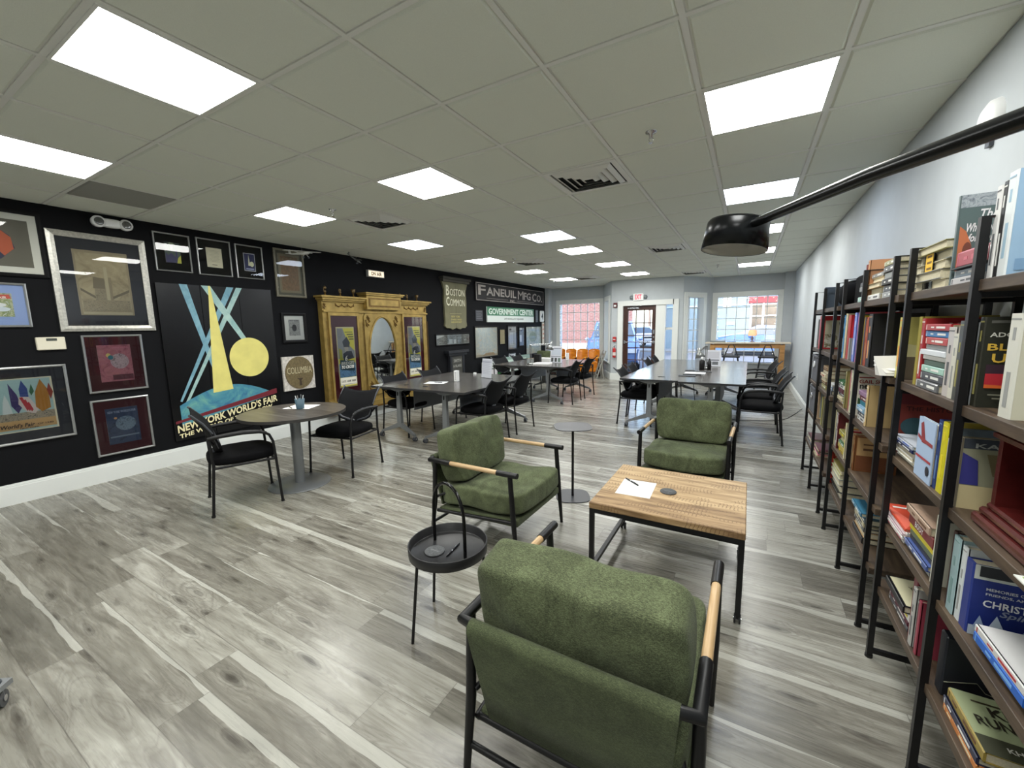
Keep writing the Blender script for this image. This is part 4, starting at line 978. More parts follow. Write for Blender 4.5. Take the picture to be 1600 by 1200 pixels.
a = MB(Mr); a.box((-.095, 0, .008), (.03, .04, .016), M_GREYPL); a.build('mounting_tab', t)
for y_, z_, lab in ((9.3, .42, 'white wall socket low on the grey wall near the bar table'),):
    t = thing('wall_socket', lab, 'socket', (XR, y_, z_)); a = MB(RIGHTW); a.cbox((0, 0, .004), (.075, .12, .008), .002, M_WHITE); a.build('socket_plate', t)
    a = MB(RIGHTW); a.bx(-.015, .015, .015, .045, .008, .010, mat((150, 150, 150), .5)); a.bx(-.015, .015, -.045, -.015, .008, .010, mat((150, 150, 150), .5)); a.build('outlets', t)
# exit sign, strobe, pull station, extinguisher on the door wall
def dloc(x, z): return (x, 10.63, z)
t = thing('exit_sign', 'white EXIT sign with two lamp heads above the entrance door', 'exit sign', dloc(.13, 2.16))
a = MB(FARW); a.cbox((0, .09, .03), (.27, .185, .06), .006, M_WHITE); a.build('sign_box', t)
a = MB(FARW); a.text('EXIT', -.085, .03, .085, .155, .0605, mat((220, 60, 86), .5, emit=.5), .03, fit=True); a.build('lettering', t)
for s in (-1, 1): a = MB(FARW); a.lathe([(.0, .0), (.05, .01), (.05, .05), (.0, .055)], mat((128, 134, 138), .3), 16, M=Matrix.Translation((s * .175, .09, 0))); a.build('lamp_head', t)
t = thing('fire_strobe', 'dark red fire alarm strobe left of the entrance door top', 'alarm', dloc(-.49, 2.0))
a = MB(FARW); a.cbox((0, .06, .02), (.10, .13, .04), .004, mat((92, 24, 34), .5)); a.build('strobe_case', t); a = MB(FARW); a.box((0, .045, .045), (.06, .05, .02), M_WHITE); a.build('strobe_lens', t)
t = thing('alarm_pull_station', 'red fire alarm pull station left of the entrance door', 'alarm', dloc(-.50, 1.07))
a = MB(FARW); a.cbox((0, .065, .02), (.09, .13, .04), .004, mat((186, 44, 44), .4)); a.build('station_case', t); a = MB(FARW); a.bx(-.03, .03, .05, .07, .04, .05, M_WHITE); a.build('pull_handle', t)
t = thing('fire_extinguisher', 'red fire extinguisher with white label hanging left of the entrance door', 'fire extinguisher', dloc(-.49, .63))
Me = Matrix.Translation((0, -.055, 0)) @ Matrix.Scale(.68, 4); red = mat((184, 40, 40), .3)
a = MB(Me); a.lathe([(.0, 0), (.062, .0), (.066, .02), (.066, .33), (.05, .38), (.02, .40), (.02, .42), (.0, .42)], red, 24); a.build('cylinder', t)
a = MB(Me); a.cyl((0, 0), .0668, .09, .22, mat((230, 214, 210), .6), 24); a.build('label', t)
a = MB(Me); a.box((0, 0, .44), (.03, .03, .05), M_CHROME); a.tube([(0, -.02, .46), (.05, -.03, .50)], .008, M_BLACKPL, 6); a.tube([(0, .0, .45), (-.05, -.02, .43), (-.07, -.02, .30)], .008, M_BLACKPL, 6); a.build('valve', t)

# ------------------------------------------------------------------ gold cabinet with oval mirror (wall unit), local n from wall
t = thing('gold_cabinet', 'tall gold panelled wall cabinet with oval mirror and two film posters', 'cabinet', (XL, 4.49, .19))
CM = Matrix.Translation((0, -4.49, -.19)) @ LEFTW
def cb(y0, y1, z0, z1, n0, n1, m=M_GOLD, mb=None): mb.bx(y0, y1, z0, z1, n0, n1, m)
a = MB(CM); cb(3.34, 5.66, .19, 2.04, 0, .10, M_GOLD, a); a.build('cabinet_body', t)
a = MB(CM)
for z0, z1, n1, e in ((1.99, 2.02, .17, .03), (2.02, 2.0455, .20, .06), (1.965, 1.99, .14, .01)): cb(3.34 - e, 4.12, z0, z1, .0, n1, M_GOLD, a); cb(4.90, 5.66 + e, z0, z1, 0, n1, M_GOLD, a)
cb(4.12, 4.90, 1.86, 2.09, 0, .19, M_GOLD, a); cb(4.09, 4.93, 2.09, 2.115, 0, .22, M_GOLD, a); cb(4.07, 4.95, 2.115, 2.135, 0, .24, M_GOLD, a)
cb(4.16, 4.86, 1.90, 2.05, .19, .194, M_GOLDDK, a); cb(4.19, 4.83, 1.925, 2.025, .194, .198, M_GOLD, a)
cb(3.34, 5.66, 1.80, 1.825, .10, .135, M_GOLD, a); a.build('cornice', t)
for y_ in (3.375, 4.055, 4.93, 5.62):      # fluted columns with capitals
    a = MB(CM @ Matrix.Translation((y_, 0, .115)) @ Matrix.Rotation(-R90, 4, 'X')); 
    prof = [(.040, -.33), (.040, -.42), (.034, -.43)] ; a.lathe([(.034, -.42), (.030, -1.70), (.042, -1.72), (.030, -1.73), (.044, -1.79)], M_GOLD, 16)
    a.M = CM; cb(y_ - .042, y_ + .042, .19, .42, .10, .155, M_GOLD, a)
    for k in range(3): cb(y_ - .022 + .018 * k, y_ - .018 + .018 * k, .46, 1.66, .146, .1505, M_GOLDDK, a)
    a.build('column', t)
for y0, y1 in ((3.42, 3.99), (4.98, 5.56)):  # door panels
    a = MB(CM)
    for q in ((y0, y1, .34, .39), (y0, y1, 1.745, 1.795), (y0, y0 + .035, .39, 1.745), (y1 - .035, y1, .39, 1.745)): cb(*q, .10, .125, M_GOLD, a)
    dr = a.build('panel_frame', t)
    a = MB(CM); a.bx(y0 + .035, y1 - .035, .39, 1.745, .10, .105, mat((96, 24, 40), .3, name='maroon_cloth_low')); a.bx(y0 + .035, y1 - .035, 1.08, 1.745, .105, .1055, mat((84, 40, 56), .4)); a.build('maroon_panel', t)
    pc = (y0 + y1) / 2 + .01; px0, px1 = pc - .17, pc + .17; pw = .34; pz0, ph = .60, .97
    a = MB(CM @ Matrix.Translation((px0, pz0, .109))); a.bx(0, pw, 0, ph, -.003, 0, mat((226, 216, 168), .6))
    art(a, [('r', .04, .02, .96, .98, (232, 224, 96)), ('p', [(.04, .98), (.36, .98), (.52, .82), (.66, .70), (.96, .60), (.96, .48), (.04, .48)], (156, 160, 166)), ('p', [(.06, .97), (.3, .97), (.35, .88), (.2, .80), (.06, .82)], (150, 152, 154)),
             ('p', [(.30, .76), (.55, .84), (.72, .74), (.66, .66), (.36, .67)], (72, 78, 90)), ('p', [(.38, .67), (.62, .67), (.60, .58), (.44, .57)], (186, 180, 168)), ('p', [(.30, .56), (.50, .60), (.78, .60), (.90, .48), (.30, .44)], (50, 56, 72)), ('p', [(.08, .66), (.26, .62), (.26, .44), (.10, .42)], (170, 170, 74)),
             ('r', .04, .17, .96, .40, print_mat('poster_sea', [(60, 96, 140), (140, 184, 220), (96, 136, 170)], 24)), ('p', [(.1, .46), (.9, .44), (.9, .26), (.1, .3)], (58, 84, 96)),
             ('i', '6', .38, .44, .52, .53, (238, 238, 230)), ('i', 'BRIDGES', .14, .375, .88, .43, (238, 238, 230)), ('i', 'TO CROSS', .16, .315, .86, .365, (238, 238, 230)),
             ('r', .04, .02, .96, .165, (226, 222, 204)), ('t', 'CURTIS', .10, .085, .34, .12, (58, 58, 58)), ('t', 'ADAMS', .40, .085, .62, .12, (58, 58, 58)), ('t', 'NADER', .68, .085, .90, .12, (58, 58, 58)), ('r', .08, .05, .92, .055, (90, 90, 80)), ('r', .04, .02, .96, .04, (200, 190, 80)),
             ('r', .45, .91, .88, .92, (70, 74, 60)), ('r', .55, .87, .90, .885, (70, 74, 60)), ('r', .62, .83, .92, .845, (70, 74, 60)), ('r', .66, .79, .92, .805, (70, 74, 60))], pw, ph)
    a.build('film_poster', t)
    a = MB(CM); a.poly([(y0 + .03, .385, .116), (y1 - .03, .385, .116), (y1 - .03, 1.75, .116), (y0 + .03, 1.75, .116)], M_GLASS); a.build('panel_glass', t)
# centre panel: gilded board with oval mirror and carved swags
a = MB(CM); N = 64; mc = (4.49, 1.10, .30, .625)
outer = [(4.10, .40), (4.885, .40), (4.885, 1.80), (4.10, 1.80)]
ov = ell(mc[0], mc[1], mc[2] + .02, mc[3] + .02, N); ring = []
for x, z in ov:
    dx, dz = x - mc[0], z - mc[1]; s_ = min((.39 / abs(dx)) if dx else 9, (.70 / abs(dz)) if dz else 9); ring.append((mc[0] + dx * s_, mc[1] + dz * s_))
a.add([(x, z, .118) for x, z in ov] + [(x, z, .118) for x, z in ring], [(k, N + k, N + (k + 1) % N, (k + 1) % N)[::-1] for k in range(N)], M_GOLD); a.build('centre_panel', t)
a = MB(CM); a.tube([(x, z, .122) for x, z in ell(mc[0], mc[1], mc[2] + .012, mc[3] + .012, N)], .016, M_GOLD, 8, closed=True); a.build('mirror_rim', t)
a = MB(CM); a.poly([(x, z, .110) for x, z in ell(mc[0], mc[1], mc[2] + .02, mc[3] + .02, N)], M_MIRROR); a.build('oval_mirror', t)
def swag(y0, y1, z, mb):
    n_ = 3; w = (y1 - y0) / n_
    for k in range(n_): mb.tube([(y0 + w * k + w * s / 8, z - .035 * math.sin(math.pi * s / 8), .105) for s in range(9)], [.004, .007, .009, .011, .012, .011, .009, .007, .004], M_GOLDDK, 6)
    for k in range(n_ + 1): mb.tube([(y0 + w * k, z + .012, .105), (y0 + w * k, z - .03, .105)], .008, M_GOLDDK, 6)
for y0, y1, z in ((3.58, 3.92, 1.925), (5.06, 5.42, 1.925)): a = MB(CM); swag(y0, y1, z, a); a.build('carved_swag', t)
for sy in (-1, 1):
    for sz in (-1, 1):
        a = MB(CM); cx, cz = 4.49 + sy * .32, 1.10 + sz * .56
        for k in range(7):
            an = k * 1.1; a.tube([(cx + .02 * math.cos(an), cz + .03 * math.sin(an), .12), (cx + .045 * math.cos(an + .7), cz + .075 * math.sin(an + .7), .13), (cx + .03 * math.cos(an + 1.4), cz + .10 * math.sin(an + 1.4), .12)], [.006, .010, .004], M_GOLDDK, 6)
        a.build('carved_leaf_ornament', t)
for y_ in (3.375, 5.62):
    a = MB(CM)
    for k in range(6): an = k * 1.05; a.tube([(y_ + .012 * math.cos(an), 1.89 + .02 * math.sin(an), .105), (y_ + .024 * math.cos(an + .8), 1.89 + .05 * math.sin(an + .8), .115)], [.008, .005], M_GOLDDK, 6)
    a.build('rosette', t)
a = MB(CM); cb(3.32, 5.68, .19, .30, 0, .15, M_GOLD, a); cb(3.30, 5.70, .19, .22, 0, .17, M_GOLDDK, a); a.build('plinth', t)
# six little figures on top
for k, (y_, zt, hh, lab) in enumerate(((3.42, 2.0455, .15, 'first bronze bust figurine from the left on the gold cabinet, largest'), (3.69, 2.0455, .125, 'second small bronze figurine from the left on the gold cabinet'), (3.94, 2.0455, .13, 'third small bronze figurine from the left on the gold cabinet, cup shaped'),
                          (4.98, 2.0455, .13, 'fourth small figurine on the gold cabinet, just right of the raised centre'), (5.16, 2.0455, .12, 'fifth small figurine from the left on the gold cabinet'), (5.42, 2.0455, .12, 'last small figurine at the right end of the gold cabinet'))):
    t = thing('figurine', lab, 'figurine', (XL + .09, y_, zt), 0, 'figurines on the gold cabinet'); br = mat((112, 92, 58), .4, metal=.5)
    a = MB(); a.lathe([(.0, 0), (.022, 0), (.022, .012), (.012, .02), (.010, .05), (.0, .05)], M_GOLDDK, 14); a.build('pedestal', t)
    a = MB()
    if k in (2, 5): a.lathe([(.008, .05), (.012, .06), (.030, .085), (.036, hh), (.030, hh), (.0, .085)], br, 16)
    else:
        a.ball((0, 0, hh - .03), (.018 + .010 * (k == 0), .018 + .008 * (k == 0), .028), br); a.ball((0, 0, .065), (.015, .022, .022), br); a.tube([(0, -.02, .07), (.01, -.03, .10), (.01, -.02, .12)], .006, br, 6)
    a.build('figure', t)

# ------------------------------------------------------------------ hanging model aeroplanes
def plane_model(name_label, loc, rz, tilt, c, S):
    t = thing('model_aeroplane', name_label, 'model aeroplane', loc, rz, 'hanging model aeroplanes'); T = Matrix.Rotation(tilt[0], 4, 'X') @ Matrix.Rotation(tilt[1], 4, 'Y') @ Matrix.Scale(S, 4)
    a = MB(T); a.tube([(0, .16, 0), (0, .13, 0), (0, .02, .002), (0, -.12, .006), (0, -.20, .012)], [.006, .018, .020, .010, .004], c, 10); a.build('fuselage', t)
    a = MB(T); a.hull([(-.34, .07, .028), (.34, .07, .028), (-.34, .02, .028), (.34, .02, .028), (-.33, .065, .034), (.33, .065, .034), (-.33, .03, .031), (.33, .03, .031)], c)
    for s in (-1, 1): a.tube([(.14 * s, .05, .028), (.02 * s, .05, -.01)], .003, c, 5); a.tube([(.14 * s, .03, .028), (.02 * s, .03, -.01)], .003, c, 5)
    a.build('wing', t)
    a = MB(T); a.hull([(-.09, -.16, .012), (.09, -.16, .012), (-.08, -.20, .012), (.08, -.20, .012), (-.09, -.16, .015), (.09, -.16, .015), (-.08, -.20, .015), (.08, -.20, .015)], c); a.hull([(-.002, -.16, .012), (.002, -.16, .012), (-.002, -.21, .012), (.002, -.21, .012), (0, -.18, .07), (0, -.21, .07)], c); a.build('tail', t)
    a = MB(T); a.box((0, .165, 0), (.10, .003, .010), c); a.build('propeller', t)
    for s in (-1, 1): a = MB(T); a.tube([(.015 * s, .08, -.01), (.05 * s, .09, -.05)], .003, c, 5); a.cyl((0, 0), .015, -.005, .005, M_GREYPL, 12, M=Matrix.Translation((.05 * s, .09, -.055)) @ Matrix.Rotation(R90, 4, 'Y')); a.build('landing_gear', t)
    a = MB(); z = H - loc[2]; a.tube([(0, .03 * S, .02), (0, 0.02, z - .001)], .0008, M_PAPER, 4); a.build('hanging_thread', t)
plane_model('white high-wing model aeroplane hanging before the greenish framed print', (-2.62, 2.88, 2.56), math.radians(-78), (0, math.radians(6)), mat((206, 206, 202), .5), .95)
plane_model('thin dark model aeroplane hanging above the gold cabinet', (-2.5, 3.68, 2.58), math.radians(-20), (math.radians(-30), math.radians(12)), mat((92, 94, 90), .5), .62)

# ------------------------------------------------------------------ signs farther along the wall
t = thing('wooden_sign', 'tall scroll-shaped olive wooden sign reading BOSTON COMMON', 'sign', (XL, 6.72, 1.49))
sg = mat((110, 108, 82), .7, noise=.15, nscale=5, name='weathered_olive_board')
pl = [(-.40, .08), (-.33, .03), (-.22, .03), (-.14, .0), (-.04, .02), (0, .04), (.04, .02), (.14, 0), (.22, .03), (.33, .03), (.40, .08), (.38, .18), (.40, .60), (.38, .84), (.42, .95), (.45, 1.02), (-.45, 1.02), (-.42, .95), (-.38, .84), (-.40, .60), (-.38, .18)]
a = MB(LEFTW); a.prism(pl, 0, .04, sg); a.bx(-.003, .003, .04, 1.02, .04, .041, mat((60, 58, 42), .8)); a.build('sign_board', t, bevel=.006)
a = MB(LEFTW); a.bx(-.47, .47, 1.02, 1.07, 0, .09, mat((70, 68, 58), .7)); a.bx(-.50, .50, 1.07, 1.12, 0, .12, mat((56, 55, 48), .7)); a.build('sign_cornice', t)
a = MB(LEFTW); wt = mat((226, 224, 200), .6)
a.text('B', -.33, .735, -.22, .955, .042, wt, .02); a.text('OSTON', -.20, .735, .33, .885, .042, wt, .005); a.text('C', -.33, .515, -.22, .705, .042, wt, .02); a.text('OMMON', -.20, .515, .33, .665, .042, wt, .0)
a.bx(-.22, .2, .345, .352, .041, .042, mat((176, 168, 120), .7)); yt = mat((178, 168, 104), .7)
a.text('NEW YORK', -.18, .26, .14, .305, .042, yt); a.text('PARIS AND', -.18, .20, .2, .24, .042, yt); a.text('NEWPORT', -.18, .14, .2, .18, .042, yt); a.build('lettering', t)
t = thing('wooden_sign', 'long black wooden sign reading FANEUIL MFG CO.', 'sign', (XL, 9.38, 2.17))
a = MB(LEFTW); a.bx(-1.87, 1.87, 0, .44, 0, .035, mat((24, 20, 20), .6)); a.build('sign_board', t)
ow = mat((176, 170, 164), .7, noise=.2, nscale=20); a = MB(LEFTW)
for q in ((-1.85, 1.85, .012, .024), (-1.85, 1.85, .416, .428), (-1.85, -1.835, .012, .428), (1.835, 1.85, .012, .428)): a.bx(*q, .035, .038, ow)
a.text('F', -1.76, .14, -1.44, .38, .037, ow, .02); a.text('ANEUIL', -1.40, .14, .10, .345, .037, ow, .025); a.text('M', .20, .12, .52, .355, .037, ow, .0); a.text('FG', .55, .12, .98, .33, .037, ow, .025); a.text('C', 1.08, .10, 1.36, .34, .037, ow, .025); a.text('O.', 1.38, .10, 1.74, .31, .037, ow, .025)
a.text('INC.', -.24, .03, .04, .09, .037, ow, .02); a.bx(-1.4, -.35, .07, .076, .035, .037, ow); a.bx(.14, 1.2, .065, .071, .035, .037, ow); a.build('lettering', t)
t = thing('station_sign', 'green and white sign reading GOVERNMENT CENTER AT SCOLLAY SQUARE', 'sign', (XL, 9.28, 1.655))
a = MB(LEFTW); a.bx(-1.28, 1.28, 0, .385, 0, .03, mat((222, 230, 226), .35)); a.bx(-1.28, 1.28, .165, .385, .03, .0305, mat((60, 124, 88), .3)); a.build('sign_board', t)
a = MB(LEFTW); a.text('GOVERNMENT CENTER', -1.22, .195, 1.24, .35, .032, mat((226, 240, 230), .4), .03); a.text('AT SCOLLAY SQUARE', -.46, .055, .62, .11, .031, mat((60, 70, 66), .5), .02); a.build('lettering', t)
def plaque(label, y, z, w, h, c, lines, cl, name='plaque', cat='plaque', hdr=None):
    t = thing(name, label, cat, (XL, y, z)); a = MB(LEFTW); a.bx(-w / 2, w / 2, 0, h, 0, .02, mat(c, .6)); a.build('plate', t)
    a = MB(LEFTW)
    for k in range(lines): a.bx(-w * .4, w * (.4 - .12 * (k % 2)), h * (.85 - .8 * k / lines), h * (.85 - .8 * k / lines) + h * .3 / lines, .02, .0208, mat(cl, .6))
    a.build('text_lines', t); return t
plaque('small dark plaque with pale lines left of the green and white sign', 7.66, 1.68, .30, .26, (60, 62, 68), 5, (104, 106, 112))
plaque('narrow grey plaque right of the green and white sign', 10.80, 1.66, .14, .36, (92, 98, 106), 6, (120, 126, 134))
t = thing('number_sign', 'small white sign with the number 4 near the end of the black wall', 'sign', (XL, 11.17, 1.67)); a = MB(LEFTW); a.prism(rrect(-.14, 0, .14, .34, .04), 0, .02, mat((232, 232, 228), .5)); a.build('plate', t)
a = MB(LEFTW); a.text('4', -.06, .07, .07, .27, .021, mat((40, 42, 46), .5), .02); a.build('lettering', t)
framed('long narrow black framed panorama photograph below the scroll-shaped sign', 6.02, 7.25, 1.145, 1.40, .022, fm_black, [('r', 0, 0, 1, 1, (196, 198, 194)), ('r', .02, .04, .98, .94, print_mat('panorama_photo', [(50, 52, 50), (168, 170, 166), (100, 102, 98), (206, 208, 206)], 7, (1, 1, 2))), ('r', .36, .06, .47, .55, (200, 202, 200)), ('r', .50, .06, .58, .5, (206, 208, 206)), ('p', [(.02, .94), (.02, .6), (.22, .86), (.22, .94)], (220, 222, 220))])
MAPM = print_mat('pale_map', [(226, 224, 206), (240, 240, 230), (212, 220, 220), (244, 242, 232), (230, 212, 186)], 9, rough=.6)
framed('larger black framed pale map above the middle-left table end', 7.44, 8.52, .765, 1.56, .035, fm_black, [('r', 0, 0, 1, 1, (214, 204, 184)), ('r', .02, .08, .98, .98, MAPM), ('p', [(.3, .03), (.9, .03), (.8, .12), (.45, .12)], (206, 178, 140)), ('c', .45, .5, .25, .2, MAPM)] + [('r', .15 + .08 * k, .2, .153 + .08 * k, .8, (168, 178, 180)) for k in range(7)])
framed('slim cream strip picture between the two framed maps', 8.585, 8.875, 1.065, 1.475, .015, fm_black, [('r', 0, 0, 1, 1, (222, 210, 174)), ('r', .1, .1, .9, .12, (180, 166, 130))])
framed('tall narrow framed document, wider of the two beside the smaller map', 8.995, 9.54, .88, 1.58, .04, fm_black, [('r', 0, 0, 1, 1, (196, 200, 202)), ('c', .25, .9, .15, .05, (90, 94, 98)), ('r', .15, .15, .6, .75, (226, 230, 236)), ('r', .1, .8, .9, .82, (120, 124, 128))] + [('r', .2, .2 + .07 * k, .8, .215 + .07 * k, (150, 156, 162)) for k in range(7)], mat((150, 154, 156), .7), .03)
framed('tall narrow framed document, slimmer of the two beside the smaller map', 9.64, 9.985, .96, 1.525, .03, fm_black, [('r', 0, 0, 1, 1, (150, 158, 166)), ('c', .4, .85, .3, .05, (70, 74, 80)), ('r', .1, .2, .5, .6, (236, 240, 244))])
framed('smaller framed pale green map near the end of the black wall', 10.06, 11.12, .68, 1.545, .03, fm_black, [('r', 0, 0, 1, 1, (218, 222, 208)), ('r', .03, .03, .97, .97, print_mat('green_map', [(216, 226, 210), (240, 242, 232), (198, 214, 208), (244, 244, 236)], 8, rough=.6)), ('c', .45, .62, .26, .18, print_mat('map_land', [(176, 196, 176), (206, 214, 196)], 20))])
plaque('tall cream and pink strip hung at the end of the black wall', 11.25, .95, .14, .70, (224, 214, 198), 4, (206, 150, 130), 'paper_banner', 'banner')
plaque('small white notice reading blurred letters between the far-left chairs', 9.24, .66, .34, .13, (196, 200, 206), 2, (90, 96, 104), 'wall_notice', 'notice')
# dark chimney-like board leaning on the wall
t = thing('chalkboard_sign', 'dark mantel-shaped board with chalk lettering reading SMITH leaning on the black wall', 'sign', (XL, 6.67, .2))
dk = mat((28, 30, 36), .55); a = MB(LEFTW); a.bx(-.26, .26, 0, .72, 0, .06, dk); a.bx(-.33, .33, .72, .77, 0, .10, dk); a.bx(-.37, .37, .77, .83, 0, .13, dk); a.bx(-.26, -.19, 0, .70, .06, .075, dk); a.bx(.19, .26, 0, .70, .06, .075, dk); a.build('board', t, bevel=.004)
a = MB(LEFTW); a.bx(-.185, .185, .06, .70, .06, .064, mat((64, 64, 60), .8, noise=.2, nscale=20)); ck = a.build('chalk_panel', t)
a = MB(LEFTW); cw = mat((150, 150, 144), .9); a.text('SMITH', -.13, .56, .14, .63, .0645, cw); a.text('& BLAKE', -.15, .45, .15, .51, .0645, cw); a.text('18', -.04, .31, .06, .38, .0645, cw); a.build('chalk_lettering', ck)
# white signs and green board leaning beside it
for (y, z, w, h, c, lab) in ((7.95, .47, .62, .20, (214, 218, 214), 'white plate with dark blurred characters leaning behind the middle-left table'), (8.0, .27, .60, .19, (220, 216, 218), 'lower white plate with pink edge stacked under the lettered plate'), (8.46, .30, .30, .42, (54, 128, 66), 'green street sign leaning on the black wall behind a chair'), (9.45, .30, 1.5, .42, (150, 176, 166), 'long pale green and white street sign leaning under the framed documents')):
    t = thing('leaning_sign', lab, 'sign', (XL + .03 + (.04 if z < .29 else (.07 if z < .42 and w < 1 else 0)), y, .0)); M_ = LEFTW @ Matrix.Rotation(math.radians(3), 4, 'X'); a = MB(M_); a.bx(-w / 2, w / 2, z, z + h, 0, .015, mat(c, .5)); a.bx(-w / 2, -w / 2 + .03, 0, z, 0, .012, M_BLACKPL); a.bx(w / 2 - .03, w / 2, 0, z, 0, .012, M_BLACKPL); a.build('plate', t)
    if c[0] == 214:
        a = MB(M_); dk2 = mat((46, 50, 52), .6); a.text('10', -.22, z + .05, -.04, z + .15, .016, dk2, .03); a.text('33', .06, z + .05, .24, z + .15, .016, dk2, .03); a.build('lettering', t); a = MB(M_); a.bx(-.28, .28, z + .012, z + .02, .015, .016, dk2); a.bx(-.28, .28, z + .18, z + .188, .015, .016, dk2); a.build('border_lines', t)
    if w > 1: a = MB(M_); a.bx(-.7, .7, z + .02, z + .18, .015, .016, mat((228, 232, 230), .5)); a.build('white_band', t); a = MB(M_); a.bx(-.6, .5, z + .25, z + .34, .015, .016, mat((206, 226, 214), .5)); a.build('pale_green_band', t)
# ------------------------------------------------------------------ objects on the tables
def stand_sign(label, x, y, z, w, h, rz, blocks, name='table_sign'):
    t = thing(name, label, 'table sign', (x, y, z), rz); a = MB(FARW @ Matrix.Rotation(math.radians(-6), 4, 'X')); a.bx(-w / 2, w / 2, 0.004, h, 0, .004, mat((226, 228, 236), .5)); a.build('sign_sheet', t)
    a = MB(FARW @ Matrix.Rotation(math.radians(-6), 4, 'X'))
    for q in blocks: a.bx(-w / 2 + q[0] * w, -w / 2 + q[2] * w, q[1] * h, q[3] * h, .004, .0046, mat(q[4], .6))
    a.build('printed_blocks', t); a = MB(); a.bx(-w / 2, w / 2, -.03, .03, 0, .004, glass_mat('acrylic')); a.build('acrylic_foot', t)
ln = [(.1, .88 - .045 * k, .9 - .1 * (k % 3), .89 - .045 * k, (176, 178, 190)) for k in range(16)]
stand_sign('white standing notice sheet on the middle-left table', -.80, 4.62, .74, .25, .30, math.radians(-20), ln + [(.05, .80, .95, .86, (190, 192, 206))])
stand_sign('white standing notice with dark bars beside the desk lamp, far-left table', -.86, 7.42, .74, .30, .36, math.radians(-12), [(.08, .84, .92, .87, (110, 118, 130)), (.08, .36, .92, .40, (110, 118, 130)), (.1, .45, .9, .80, (206, 214, 226)), (.1, .06, .3, .3, (80, 84, 84)), (.4, .06, .6, .3, (80, 84, 84)), (.7, .06, .9, .3, (110, 130, 120))])
stand_sign('white standing notice behind the desk lamp on the long right table', 2.17, 7.62, .74, .28, .30, 0, [(.1, .5, .9, .9, (206, 206, 214)), (.1, .36, .9, .42, (70, 74, 80)), (.15, .1, .35, .3, (110, 114, 118)), (.5, .1, .85, .3, (110, 114, 118))])
def pillar(label, x, y): 
    t = thing('table_card', label, 'table card', (x, y, .74), 0, 'white upright table cards'); a = MB(); a.bx(-.028, .028, -.028, .028, 0, .16, M_PAPER); a.build('card_sleeve', t); a = MB(FARW)
    for k in range(4): a.bx(-.010, .010, .03 + .03 * k, .044 + .03 * k, .028, .0285, mat((160, 160, 170), .7))
    a.build('printed_marks', t); a = MB(); a.bx(-.05, .05, -.045, .045, 0, .003, glass_mat('acrylic2')); a.build('acrylic_foot', t)
pillar('white upright card with vertical marks on the middle-left table', -.98, 4.10); pillar('white upright card on the far-left table before the orange seats', -.93, 8.25)
sheet('papers lying on the middle-left table', (-1.17, 3.86), .30, .22, math.radians(20), .740, grp=None); pen('black pen on the papers of the middle-left table', (-1.14, 3.87), .1, .742)
for x, y, lab in ((-1.42, 3.52, 'left oval black cable grommet in the middle-left table top'), (-1.05, 3.50, 'right oval black cable grommet in the middle-left table top'), (-.62, 4.95, 'oval black cable grommet at the far end of the middle-left table')):
    a = MB(); a.lathe([(.0, 0), (.035, 0), (.038, .003), (.034, .005), (.0, .004)], mat((38, 36, 34), .4), 20); o = a.build('cable_grommet'); o.location = (x, y, .74); o.scale = (1.2, .8, 1); tag(o, lab, 'grommet', 'cable grommets')
a = MB(); a.bx(-.02, .02, -.02, .02, 0, .03, M_PAPER); o = a.build('small_box'); o.location = (-1.25, 4.95, .74); tag(o, 'tiny white box near the far edge of the middle-left table', 'box')
def desk_lamp(label, x, y, rz, c, arm2):
    t = thing('desk_lamp', label, 'desk lamp', (x, y, .74), rz, 'articulated desk lamps'); a = MB(); a.lathe([(.0, 0), (.075, 0), (.075, .02), (.02, .03), (.0, .03)], c, 24); a.build('base', t)
    a = MB(); 
    for o in (-.014, .014): a.tube([(o, 0, .03), (o * 1.0, -.01, .40)], .008, c, 6)
    a.build('lower_arm', t); a = MB()
    for o in (-.010, .010): a.tube([(0, -.01 + 0 * o, .40 + o), (arm2[0], arm2[1], arm2[2] + o)], .007, c, 6)
    a.ball((0, -.01, .40), .02, c); a.build('upper_arm', t)
    a = MB(Matrix.Translation(arm2) @ Matrix.Rotation(.25, 4, 'Y')); a.lathe([(.0, .06), (.022, .055), (.026, .0), (.05, -.04), (.085, -.11), (.082, -.11), (.047, -.042), (.0, -.01)][::-1], c, 24); sh = a.build('lamp_shade', t)
    a = MB(Matrix.Translation(arm2)); a.ball((.02, 0, -.075), .03, M_WHITE); a.build('bulb', sh)
desk_lamp('silver articulated desk lamp on the far-left table, reaching right', -1.22, 6.95, 0, mat((176, 178, 178), .25, metal=.8), (.42, .10, .42))
desk_lamp('silver desk lamp on the long right table, black bottle beside it', 2.10, 7.15, math.radians(150), mat((150, 152, 150), .3, metal=.7), (.12, .02, .30))
def box_(name, label, cat, loc, d, m, rz=0, grp=None):
    a = MB(); a.cbox((0, 0, d[2] / 2), d, .003, m); o = a.build(name); o.location = loc; o.rotation_euler = (0, 0, rz); return tag(o, label, cat, grp)
box_('black_box', 'upright black box behind the silver desk lamp on the far-left table', 'box', (-1.20, 7.24, .74), (.14, .10, .19), M_BLACKPL)
box_('tray_of_papers', 'stack of white papers by the desk lamp on the far-left table', 'papers', (-.98, 7.02, .74), (.34, .26, .03), M_PAPER, .1)
box_('paper_block', 'tall white paper stack behind the lamp on the far-left table', 'papers', (-1.16, 7.55, .74), (.26, .16, .09), M_PAPER, 0)
